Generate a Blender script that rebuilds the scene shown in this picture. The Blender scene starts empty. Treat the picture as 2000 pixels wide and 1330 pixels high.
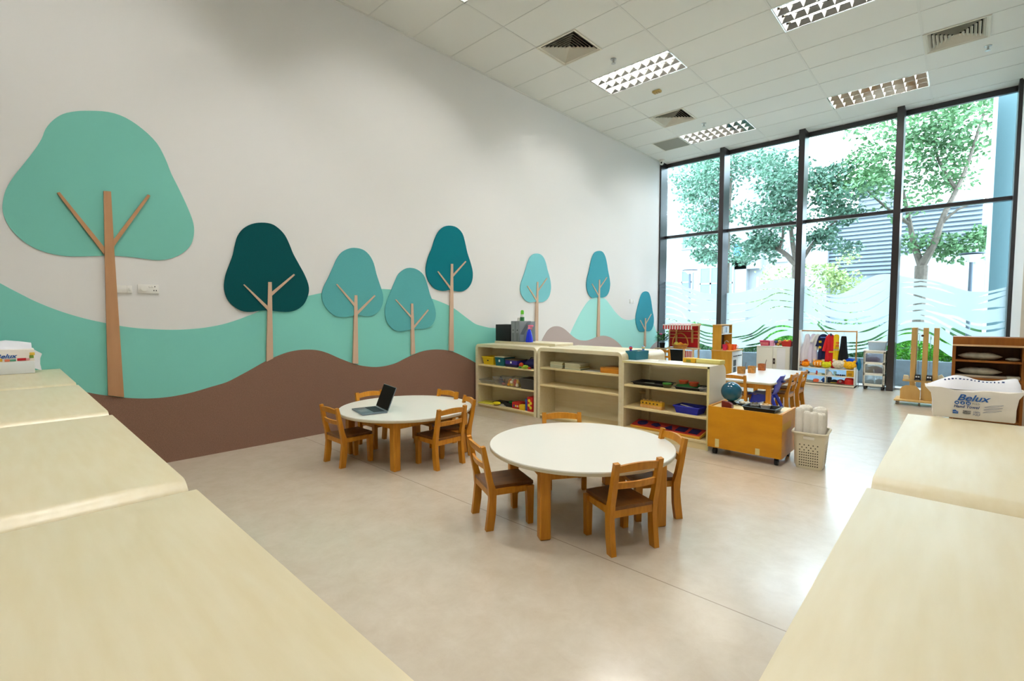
import bpy, bmesh, math, random
from mathutils import Vector, Matrix
R = math.radians
PI = math.pi
random.seed(7)
SC = bpy.context.scene
COL = SC.collection

# ---------------------------------------------------------------- camera, sky, exposure
cam_d = bpy.data.cameras.new('camera'); cam_o = bpy.data.objects.new('camera', cam_d); COL.objects.link(cam_o)
CAM_LOC = (5.0505, -3.0104, 1.2956)
_rows = [[0.72936, -0.036766, 0.683142], [0.68413, 0.04022, -0.72825], [-0.000702, 0.998514, 0.054488]]
cam_o.matrix_world = Matrix.Translation(CAM_LOC) @ Matrix(_rows).to_4x4()
cam_d.sensor_width = 36; cam_d.lens = 16.9065; cam_d.clip_start = .02; cam_d.clip_end = 300
SC.camera = cam_o
SC.cycles.transparent_max_bounces = 24
SC.view_settings.view_transform = 'Standard'; SC.view_settings.look = 'None'
SC.view_settings.gamma = 1; SC.view_settings.use_curve_mapping = False
SC.view_settings.exposure = 1.28
W = bpy.data.worlds.new('sky'); SC.world = W; W.use_nodes = True
_bg = W.node_tree.nodes['Background']
_bg.inputs[0].default_value = (.76, .89, 1.0, 1); _bg.inputs[1].default_value = 4.6
TUBE_STRENGTH = 60.0

# ---------------------------------------------------------------- materials
def lin(c):
    if isinstance(c, str):
        c = c.lstrip('#'); c = c if len(c) == 6 else ''.join(q*2 for q in c); c = [int(c[i:i+2], 16)/255 for i in (0, 2, 4)]
    return tuple((v/12.92 if v <= .04045 else ((v+.055)/1.055)**2.4) for v in c) + (1,)
MC = {}
def mat(name, c, rough=.55, spec=.4, metal=0, mott=0, mscale=6, stretch=(1, 1, 1), c2=None, bump=0, bscale=40, emit=None, trans=0, alpha=1):
    if name in MC: return MC[name]
    m = bpy.data.materials.new(name); m.use_nodes = True; nt = m.node_tree; b = nt.nodes['Principled BSDF']
    b.inputs['Base Color'].default_value = lin(c); b.inputs['Roughness'].default_value = rough
    b.inputs['Specular IOR Level'].default_value = spec; b.inputs['Metallic'].default_value = metal
    if trans: b.inputs['Transmission Weight'].default_value = trans
    if alpha < 1: b.inputs['Alpha'].default_value = alpha
    if mott or c2 or bump:
        tc = nt.nodes.new('ShaderNodeTexCoord'); mp = nt.nodes.new('ShaderNodeMapping'); mp.inputs['Scale'].default_value = stretch
        nt.links.new(tc.outputs['Object'], mp.inputs['Vector'])
    if mott or c2:
        nz = nt.nodes.new('ShaderNodeTexNoise'); nz.inputs['Scale'].default_value = mscale; nz.inputs['Detail'].default_value = 6
        nt.links.new(mp.outputs[0], nz.inputs['Vector'])
        rp = nt.nodes.new('ShaderNodeValToRGB'); rp.color_ramp.elements[0].position = .33; rp.color_ramp.elements[1].position = .67
        l = lin(c)
        rp.color_ramp.elements[0].color = tuple(max(0, v*(1-mott)) for v in l[:3])+(1,)
        rp.color_ramp.elements[1].color = lin(c2) if c2 else tuple(min(1, v*(1+mott)) for v in l[:3])+(1,)
        nt.links.new(nz.outputs['Fac'], rp.inputs[0]); nt.links.new(rp.outputs[0], b.inputs['Base Color'])
    if bump:
        n2 = nt.nodes.new('ShaderNodeTexNoise'); n2.inputs['Scale'].default_value = bscale; n2.inputs['Detail'].default_value = 3
        nt.links.new(mp.outputs[0], n2.inputs['Vector'])
        bp = nt.nodes.new('ShaderNodeBump'); bp.inputs['Strength'].default_value = bump; bp.inputs['Distance'].default_value = .01
        nt.links.new(n2.outputs['Fac'], bp.inputs['Height']); nt.links.new(bp.outputs[0], b.inputs['Normal'])
    if emit:
        b.inputs['Emission Color'].default_value = emit[:3]+(1,); b.inputs['Emission Strength'].default_value = emit[3]
    MC[name] = m
    return m
def wood(name, c, c2, rough=.4, scale=5, stretch=(8, 8, .7), spec=.4):
    return mat(name, c, rough, spec, c2=c2, mscale=scale, stretch=stretch)
def see_through(name, tint, gloss=.06, rough=.03, veil=0, veil_col=(1, 1, 1)):
    m = bpy.data.materials.new(name); m.use_nodes = True; nt = m.node_tree; nt.nodes.clear()
    out = nt.nodes.new('ShaderNodeOutputMaterial'); t = nt.nodes.new('ShaderNodeBsdfTransparent'); t.inputs[0].default_value = tint+(1,)
    g = nt.nodes.new('ShaderNodeBsdfGlossy'); g.inputs['Roughness'].default_value = rough
    mx = nt.nodes.new('ShaderNodeMixShader'); fr = nt.nodes.new('ShaderNodeFresnel'); fr.inputs[0].default_value = 1.35
    mu = nt.nodes.new('ShaderNodeMath'); mu.operation = 'MULTIPLY'; mu.inputs[1].default_value = gloss*16
    nt.links.new(fr.outputs[0], mu.inputs[0]); nt.links.new(mu.outputs[0], mx.inputs[0])
    nt.links.new(t.outputs[0], mx.inputs[1]); nt.links.new(g.outputs[0], mx.inputs[2])
    last = mx
    if veil:
        d = nt.nodes.new('ShaderNodeBsdfDiffuse'); d.inputs[0].default_value = veil_col+(1,)
        tl = nt.nodes.new('ShaderNodeBsdfTranslucent'); tl.inputs[0].default_value = veil_col+(1,)
        ad = nt.nodes.new('ShaderNodeMixShader'); ad.inputs[0].default_value = .88
        nt.links.new(d.outputs[0], ad.inputs[1]); nt.links.new(tl.outputs[0], ad.inputs[2])
        m2 = nt.nodes.new('ShaderNodeMixShader'); m2.inputs[0].default_value = veil
        nt.links.new(last.outputs[0], m2.inputs[1]); nt.links.new(ad.outputs[0], m2.inputs[2]); last = m2
    nt.links.new(last.outputs[0], out.inputs[0])
    MC[name] = m
    return m
def plain(c, rough=.5, spec=.4):
    return mat('paint_'+c.lstrip('#')+('_%d' % int(rough*100)), c, rough, spec)

# ---------------------------------------------------------------- mesh builder
class MB:
    def __init__(self): self.bm = bmesh.new()
    def _xf(self, vs, M):
        if M is not None: bmesh.ops.transform(self.bm, matrix=M, verts=vs)
    def box(self, x0, x1, y0, y1, z0, z1, bev=0, M=None, seg=2):
        r = bmesh.ops.create_cube(self.bm, size=1); vs = r['verts']
        bmesh.ops.transform(self.bm, matrix=Matrix.Translation(((x0+x1)/2, (y0+y1)/2, (z0+z1)/2)) @ Matrix.Diagonal((abs(x1-x0), abs(y1-y0), abs(z1-z0), 1)), verts=vs)
        if bev:
            bev = min(bev, .45*min(abs(x1-x0), abs(y1-y0), abs(z1-z0)))
            es = list({e for v in vs for e in v.link_edges})
            rr = bmesh.ops.bevel(self.bm, geom=es, offset=bev, segments=seg, affect='EDGES', profile=.5)
            vs = list({v for f in rr['faces'] for v in f.verts} | {v for v in vs if v.is_valid})
        self._xf(vs, M); return self
    def frus(self, c, w0, d0, w1, d1, h, t=0, M=None):
        # tapered box; t>0 makes an open-topped bin with wall thickness t
        x, y, z = c
        def ring(w, d, zz): return [self.bm.verts.new((x+a*w/2, y+b*d/2, zz)) for a, b in ((-1, -1), (1, -1), (1, 1), (-1, 1))]
        a = ring(w0, d0, z); b = ring(w1, d1, z+h); vs = a+b
        self.bm.faces.new(a[::-1])
        rings = [a, b]
        if t:
            c2 = ring(w1-2*t, d1-2*t, z+h); d2 = ring(w0-2*t, d0-2*t, z+t); rings += [c2, d2]; vs += c2+d2
            self.bm.faces.new(d2)
        else: self.bm.faces.new(b)
        for p, q in zip(rings, rings[1:]):
            for i in range(4): self.bm.faces.new((p[i], p[(i+1) % 4], q[(i+1) % 4], q[i]))
        self._xf(vs, M); return self
    def rings(self, rs, cap0=True, cap1=True, closed=True):
        vv = [[self.bm.verts.new(p) for p in r] for r in rs]
        n = len(vv[0])
        for a, b in zip(vv, vv[1:]):
            for i in range(n if closed else n-1):
                try: self.bm.faces.new((a[i], a[(i+1) % n], b[(i+1) % n], b[i]))
                except ValueError: pass
        if closed and cap0: self.bm.faces.new(vv[0][::-1])
        if closed and cap1: self.bm.faces.new(vv[-1])
        return self
    def tube(self, pts, r, n=8, caps=True):
        pts = [Vector(p) for p in pts]
        if not isinstance(r, (list, tuple)): r = [r]*len(pts)
        rs = []; prev = None
        for i, p in enumerate(pts):
            d = (pts[min(i+1, len(pts)-1)]-pts[max(i-1, 0)]).normalized()
            u = prev - d*prev.dot(d) if prev is not None else None
            if u is None or u.length < 1e-4: u = d.orthogonal()
            u.normalize(); v = d.cross(u); prev = u
            rs.append([p+(u*math.cos(a*2*PI/n)+v*math.sin(a*2*PI/n))*r[i] for a in range(n)])
        return self.rings(rs, caps, caps)
    def cyl(self, p0, p1, r, n=16, r1=None):
        return self.tube([p0, p1], [r, r if r1 is None else r1], n)
    def lathe(self, prof, c=(0, 0, 0), n=24, M=None):
        k = len(self.bm.verts)
        self.rings([[(c[0]+max(r, 1e-4)*math.cos(a*2*PI/n), c[1]+max(r, 1e-4)*math.sin(a*2*PI/n), c[2]+z) for a in range(n)] for r, z in prof])
        if M is not None:
            self.bm.verts.ensure_lookup_table(); self._xf(self.bm.verts[k:], M)
        return self
    def sph(self, c, r, n=16, m=10):
        if not isinstance(r, (list, tuple)): r = (r, r, r)
        rs = []
        for j in range(m+1):
            t = -PI/2+PI*j/m; k = max(math.cos(t), .002)
            rs.append([(c[0]+r[0]*k*math.cos(a*2*PI/n), c[1]+r[1]*k*math.sin(a*2*PI/n), c[2]+r[2]*math.sin(t)) for a in range(n)])
        return self.rings(rs)
    def prism(self, poly, fn, t0, t1):
        # poly: 2D points; fn(u, v, t) -> 3D
        a = [self.bm.verts.new(fn(u, v, t0)) for u, v in poly]; b = [self.bm.verts.new(fn(u, v, t1)) for u, v in poly]
        n = len(poly)
        self.bm.faces.new(a[::-1]); self.bm.faces.new(b)
        for i in range(n): self.bm.faces.new((a[i], a[(i+1) % n], b[(i+1) % n], b[i]))
        return self
    def quad(self, *p):
        self.bm.faces.new([self.bm.verts.new(q) for q in p]); return self
    def build(self, name, m, parent=None, loc=(0, 0, 0), rz=0, smooth=35, rough_normals=True):
        me = bpy.data.meshes.new(name)
        bmesh.ops.recalc_face_normals(self.bm, faces=self.bm.faces[:])
        self.bm.to_mesh(me); self.bm.free()
        if smooth:
            me.polygons.foreach_set('use_smooth', [True]*len(me.polygons))
            me.set_sharp_from_angle(angle=R(smooth))
        ms = m if isinstance(m, (list, tuple)) else [m]
        for x in ms: me.materials.append(x)
        o = bpy.data.objects.new(name, me); COL.objects.link(o)
        o.location = loc; o.rotation_euler = (0, 0, rz)
        if parent is not None: o.parent = parent
        return o
def tag(o, label, cat, group=None):
    o['label'] = label; o['category'] = cat
    if group: o['group'] = group
    return o
def thing(name, label, cat, loc=(0, 0, 0), rz=0, group=None):
    o = bpy.data.objects.new(name, None); COL.objects.link(o); o.location = loc; o.rotation_euler = (0, 0, rz); o.empty_display_size = .1
    return tag(o, label, cat, group)
def one(name, mb, m, label, cat, loc=(0, 0, 0), rz=0, group=None, smooth=35):
    return tag(mb.build(name, m, None, loc, rz, smooth), label, cat, group)
def struct(name, mb, m, parent=None, smooth=35):
    o = mb.build(name, m, parent, smooth=smooth)
    if parent is None: o['kind'] = 'structure'
    return o
def copy_tree(o, parent=None):
    c = o.copy(); COL.objects.link(c)
    if parent is not None: c.parent = parent
    for ch in list(o.children): copy_tree(ch, c)
    return c
def clone(o, label, loc, rz=0, group=None):
    c = copy_tree(o); c.location = loc; c.rotation_euler = (0, 0, rz); c['label'] = label
    if group: c['group'] = group
    return c
def smooth_loop(pts, k=4):
    n = len(pts); out = []
    for i in range(n):
        p0, p1, p2, p3 = pts[i-1], pts[i], pts[(i+1) % n], pts[(i+2) % n]
        for j in range(k):
            t = j/k
            out.append(tuple(.5*((2*p1[a])+(-p0[a]+p2[a])*t+(2*p0[a]-5*p1[a]+4*p2[a]-p3[a])*t*t+(-p0[a]+3*p1[a]-3*p2[a]+p3[a])*t**3) for a in range(len(p1))))
    return out
def smooth_path(pts, k=4):
    n = len(pts); out = []
    for i in range(n-1):
        p0, p1, p2, p3 = pts[max(i-1, 0)], pts[i], pts[i+1], pts[min(i+2, n-1)]
        for j in range(k):
            t = j/k
            out.append(tuple(.5*((2*p1[a])+(-p0[a]+p2[a])*t+(2*p0[a]-5*p1[a]+4*p2[a]-p3[a])*t*t+(-p0[a]+3*p1[a]-3*p2[a]+p3[a])*t**3) for a in range(len(p1))))
    out.append(pts[-1]); return out
def interp(pts, x):
    if x <= pts[0][0]: return pts[0][1]
    for (a, b), (c, d) in zip(pts, pts[1:]):
        if x <= c: return b+(d-b)*(x-a)/(c-a) if c > a else d
    return pts[-1][1]
def text_mesh(name, s, size, m, parent, M, shear=0, offset=0, ext=.0004, sx=1, align='LEFT', space=1):
    cu = bpy.data.curves.new(name, 'FONT'); cu.body = s; cu.size = size; cu.shear = shear; cu.offset = offset; cu.extrude = ext; cu.align_x = align; cu.space_character = space
    cu.resolution_u = 3
    t = bpy.data.objects.new(name+'_tmp', cu); COL.objects.link(t); bpy.context.view_layer.update()
    me = bpy.data.meshes.new_from_object(t.evaluated_get(bpy.context.evaluated_depsgraph_get()))
    bpy.data.objects.remove(t); bpy.data.curves.remove(cu)
    me.name = name; me.transform(M @ Matrix.Diagonal((sx, 1, 1, 1))); me.materials.clear(); me.materials.append(m)
    o = bpy.data.objects.new(name, me); COL.objects.link(o); o.parent = parent
    return o

# ---------------------------------------------------------------- measured outlines (metres on the wall / on the glass)
MURAL={'T0_crown':[(-2.458,2.887),(-2.345,2.912),(-2.238,2.899),(-2.128,2.838),(-2.033,2.746),(-1.977,2.628),(-1.94,2.515),(-1.882,2.38),(-1.823,2.229),(-1.788,2.109),(-1.787,2.009),(-1.812,1.918),(-1.868,1.845),(-1.943,1.793),(-2.046,1.76),(-2.164,1.765),(-2.277,1.772),(-2.386,1.769),(-2.491,1.756),(-2.592,1.745),(-2.672,1.746),(-2.75,1.763),(-2.824,1.798),(-2.895,1.867),(-2.942,1.953),(-2.96,2.031),(-2.957,2.102),(-2.94,2.186),(-2.9,2.284),(-2.838,2.399),(-2.782,2.505),(-2.74,2.598),(-2.715,2.677),(-2.673,2.752),(-2.616,2.815),(-2.542,2.858)],'T0_trunk':[(-2.399,2.278),(-2.353,2.282),(-2.349,1.805),(-2.329,0.613),(-2.43,0.642),(-2.41,1.776)],'T0_br':[[(-2.672,2.214),(-2.656,2.223),(-2.408,1.831),(-2.412,1.772)],[(-2.113,2.302),(-2.096,2.294),(-2.349,1.844),(-2.349,1.903)]],'T1_crown':[(-1.22,2.191),(-1.128,2.192),(-1.059,2.158),(-0.997,2.095),(-0.954,2.007),(-0.919,1.917),(-0.865,1.817),(-0.81,1.716),(-0.773,1.621),(-0.765,1.544),(-0.787,1.466),(-0.827,1.397),(-0.896,1.345),(-0.98,1.322),(-1.081,1.325),(-1.169,1.336),(-1.255,1.332),(-1.34,1.319),(-1.421,1.331),(-1.492,1.379),(-1.537,1.439),(-1.558,1.508),(-1.561,1.576),(-1.546,1.663),(-1.512,1.76),(-1.478,1.858),(-1.459,1.946),(-1.433,2.035),(-1.383,2.111),(-1.308,2.165)],'T1_trunk':[(-1.173,1.616),(-1.14,1.617),(-1.146,0.856),(-1.21,0.827)],'T1_br':[[(-1.399,1.578),(-1.39,1.584),(-1.185,1.38),(-1.186,1.337)],[(-0.92,1.711),(-0.909,1.7),(-1.142,1.479),(-1.141,1.52)]],'T2_crown':[(-0.243,2.044),(-0.136,2.036),(-0.055,1.984),(0.003,1.893),(0.038,1.766),(0.084,1.639),(0.12,1.531),(0.118,1.433),(0.074,1.345),(-0.008,1.29),(-0.092,1.273),(-0.185,1.286),(-0.277,1.28),(-0.366,1.266),(-0.464,1.274),(-0.547,1.327),(-0.608,1.41),(-0.626,1.499),(-0.604,1.589),(-0.55,1.691),(-0.495,1.805),(-0.45,1.899),(-0.395,1.974),(-0.324,2.021)],'T2_trunk':[(-0.249,1.512),(-0.215,1.513),(-0.219,0.73),(-0.285,0.741)],'T2_br':[[(-0.465,1.623),(-0.452,1.63),(-0.253,1.424),(-0.256,1.387)],[(0.004,1.521),(0.018,1.511),(-0.217,1.29),(-0.216,1.332)]],'T3_crown':[(0.504,1.872),(0.614,1.859),(0.713,1.795),(0.77,1.68),(0.812,1.551),(0.87,1.433),(0.902,1.313),(0.882,1.216),(0.822,1.145),(0.719,1.111),(0.604,1.109),(0.492,1.105),(0.37,1.085),(0.265,1.11),(0.189,1.179),(0.152,1.257),(0.147,1.356),(0.181,1.467),(0.234,1.579),(0.288,1.692),(0.342,1.785),(0.422,1.846)],'T3_trunk':[(0.511,1.43),(0.544,1.43),(0.566,0.804),(0.507,0.787)],'T3_br':[[(0.284,1.473),(0.297,1.478),(0.514,1.278),(0.514,1.248)],[(0.768,1.358),(0.786,1.349),(0.554,1.117),(0.554,1.152)]],'T4_crown':[(1.159,2.476),(1.271,2.466),(1.369,2.399),(1.418,2.279),(1.458,2.144),(1.518,2.009),(1.556,1.883),(1.544,1.766),(1.482,1.674),(1.379,1.614),(1.263,1.607),(1.15,1.623),(1.024,1.604),(0.902,1.626),(0.814,1.694),(0.762,1.786),(0.752,1.891),(0.788,2.024),(0.849,2.147),(0.904,2.283),(0.972,2.387),(1.058,2.451)],'T4_trunk':[(1.157,1.969),(1.195,1.972),(1.197,0.794),(1.117,0.809)],'T4_br':[[(0.932,1.851),(0.947,1.859),(1.151,1.663),(1.15,1.623)],[(1.416,2.029),(1.433,2.02),(1.197,1.799),(1.197,1.836)]],'T5_crown':[(2.935,2.269),(3.04,2.263),(3.121,2.214),(3.175,2.133),(3.217,2.025),(3.267,1.924),(3.301,1.821),(3.307,1.717),(3.274,1.611),(3.206,1.54),(3.097,1.495),(2.99,1.493),(2.898,1.496),(2.783,1.484),(2.682,1.509),(2.595,1.576),(2.551,1.656),(2.551,1.737),(2.583,1.82),(2.632,1.912),(2.681,2.014),(2.724,2.115),(2.781,2.202),(2.858,2.25)],'T5_trunk':[(2.942,1.816),(2.976,1.818),(2.974,0.854),(2.887,0.857)],'T5_br':[[(2.699,1.74),(2.719,1.745),(2.932,1.543),(2.93,1.504)],[(3.19,1.894),(3.209,1.886),(2.974,1.661),(2.976,1.696)]],'T6_crown':[(4.738,2.481),(4.871,2.474),(4.964,2.399),(5.021,2.284),(5.073,2.127),(5.128,1.989),(5.15,1.868),(5.118,1.745),(5.044,1.661),(4.922,1.618),(4.795,1.615),(4.67,1.612),(4.53,1.598),(4.427,1.654),(4.368,1.738),(4.347,1.833),(4.365,1.948),(4.421,2.085),(4.463,2.203),(4.513,2.331),(4.598,2.435)],'T6_trunk':[(4.746,1.945),(4.782,1.947),(4.793,0.874),(4.7,0.867)],'T6_br':[[(4.503,1.857),(4.527,1.86),(4.737,1.667),(4.734,1.633)],[(5.008,2.006),(5.034,2.0),(4.781,1.777),(4.781,1.812)]],'T7_crown':[(6.583,1.789),(6.726,1.766),(6.811,1.665),(6.865,1.528),(6.919,1.366),(6.978,1.226),(6.978,1.086),(6.912,0.982),(6.801,0.926),(6.632,0.926),(6.468,0.917),(6.33,0.934),(6.237,1.019),(6.18,1.13),(6.172,1.252),(6.218,1.385),(6.282,1.519),(6.355,1.654),(6.444,1.75)],'T7_trunk':[(6.567,1.21),(6.61,1.21),(6.623,0.587),(6.548,0.59)],'T7_br':[[(6.341,1.169),(6.369,1.171),(6.564,0.989),(6.561,0.955)],[(6.837,1.303),(6.862,1.296),(6.613,1.08),(6.612,1.114)]],'H_teal':[(-2.994,1.521),(-2.911,1.459),(-2.825,1.398),(-2.735,1.346),(-2.641,1.301),(-2.543,1.263),(-2.441,1.232),(-2.334,1.203),(-2.223,1.182),(-2.106,1.17),(-1.985,1.162),(-1.857,1.164),(-1.724,1.176),(-1.584,1.203),(-1.462,1.242),(-1.361,1.282),(-1.283,1.315),(-1.323,1.319),(-1.15,1.389),(-0.968,1.446),(-0.767,1.492),(-0.687,1.511),(-0.532,1.544),(-0.36,1.57),(-0.133,1.594),(0.133,1.597),(0.365,1.588),(0.61,1.557),(0.871,1.493),(0.992,1.459),(1.116,1.42),(1.245,1.364),(1.377,1.288),(1.513,1.21),(1.617,1.157),(1.513,1.233),(1.629,1.178),(1.749,1.125),(1.882,1.1),(2.019,1.089),(2.204,1.054),(2.374,0.995),(2.731,0.854),(3.115,0.651)],'H_brown':[(-2.757,0.755),(-2.646,0.716),(-2.513,0.664),(-2.43,0.637),(-2.329,0.608),(-2.205,0.585),(-2.086,0.575),(-1.962,0.579),(-1.831,0.597),(-1.695,0.628),(-1.661,0.62),(-1.568,0.657),(-1.455,0.708),(-1.338,0.766),(-1.217,0.829),(-1.11,0.872),(-1.0,0.907),(-0.887,0.924),(-0.77,0.923),(-0.67,0.908),(-0.568,0.872),(-0.463,0.82),(-0.354,0.771),(-0.242,0.725),(-0.126,0.695),(0.018,0.674),(0.168,0.678),(0.298,0.702),(0.432,0.75),(0.571,0.794),(0.715,0.826),(0.863,0.835),(0.985,0.828),(1.11,0.809),(1.239,0.771),(1.406,0.702),(1.578,0.62),(1.832,0.479),(2.18,0.281)],'H_teal2':[(3.806,0.874),(3.882,0.973),(3.991,1.111),(4.117,1.259),(4.246,1.392),(4.378,1.508),(4.513,1.579),(4.688,1.612),(4.867,1.617),(5.016,1.58),(5.169,1.481),(5.326,1.369),(5.487,1.276),(5.651,1.207),(5.819,1.178),(5.99,1.176),(6.165,1.204),(6.435,1.256),(6.718,1.239),(6.967,1.097),(7.135,0.894),(7.258,0.747)],'H_taupe':[(3.059,0.807),(3.108,0.891),(3.167,0.959),(3.25,1.035),(3.362,1.082),(3.476,1.092),(3.593,1.077),(3.713,1.033),(3.836,0.965),(3.962,0.896),(4.09,0.845),(4.22,0.821),(4.388,0.814),(4.559,0.837),(4.7,0.867),(4.88,0.883),(5.066,0.869),(5.259,0.821),(5.458,0.739),(5.623,0.641),(5.792,0.52)],'H_taupe2':[(6.742,0.465),(6.837,0.534),(6.983,0.616),(7.132,0.675),(7.233,0.712)]}
FILM_TOP=[(-0.001,2.04),(0.148,2.033),(0.276,2.001),(0.403,1.953),(0.528,1.893),(0.668,1.84),(0.805,1.788),(0.907,1.762),(1.057,1.734),(1.187,1.723),(1.393,1.737),(1.609,1.743),(1.789,1.777),(1.935,1.826),(2.035,1.869),(2.189,1.931),(2.395,1.982),(2.636,1.977),(2.769,1.886),(2.947,1.768),(3.102,1.686),(3.288,1.643),(3.414,1.665),(3.536,1.725),(3.672,1.815),(3.805,1.923),(3.936,1.977),(4.098,1.982),(4.257,1.939),(4.443,1.88),(4.623,1.852),(4.813,1.776),(4.97,1.704),(5.108,1.652),(5.242,1.639),(5.346,1.654),(5.515,1.707)]
FILM_BOT=[(-0.011,0.441),(0.176,0.486),(0.394,0.515),(0.588,0.576),(0.829,0.654),(0.998,0.611),(1.131,0.584),(1.293,0.558),(1.483,0.567),(1.713,0.595),(1.935,0.637),(2.165,0.694),(2.357,0.809),(2.493,0.866),(2.653,0.864),(2.783,0.67),(2.981,0.612),(3.228,0.558),(3.448,0.56),(3.641,0.603),(3.879,0.657),(4.107,0.751),(4.241,0.793),(4.357,0.842),(4.479,0.856),(4.615,0.832),(4.749,0.75),(4.868,0.65),(4.933,0.606),(5.067,0.548),(5.231,0.521),(5.388,0.55),(5.551,0.616)]
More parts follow.
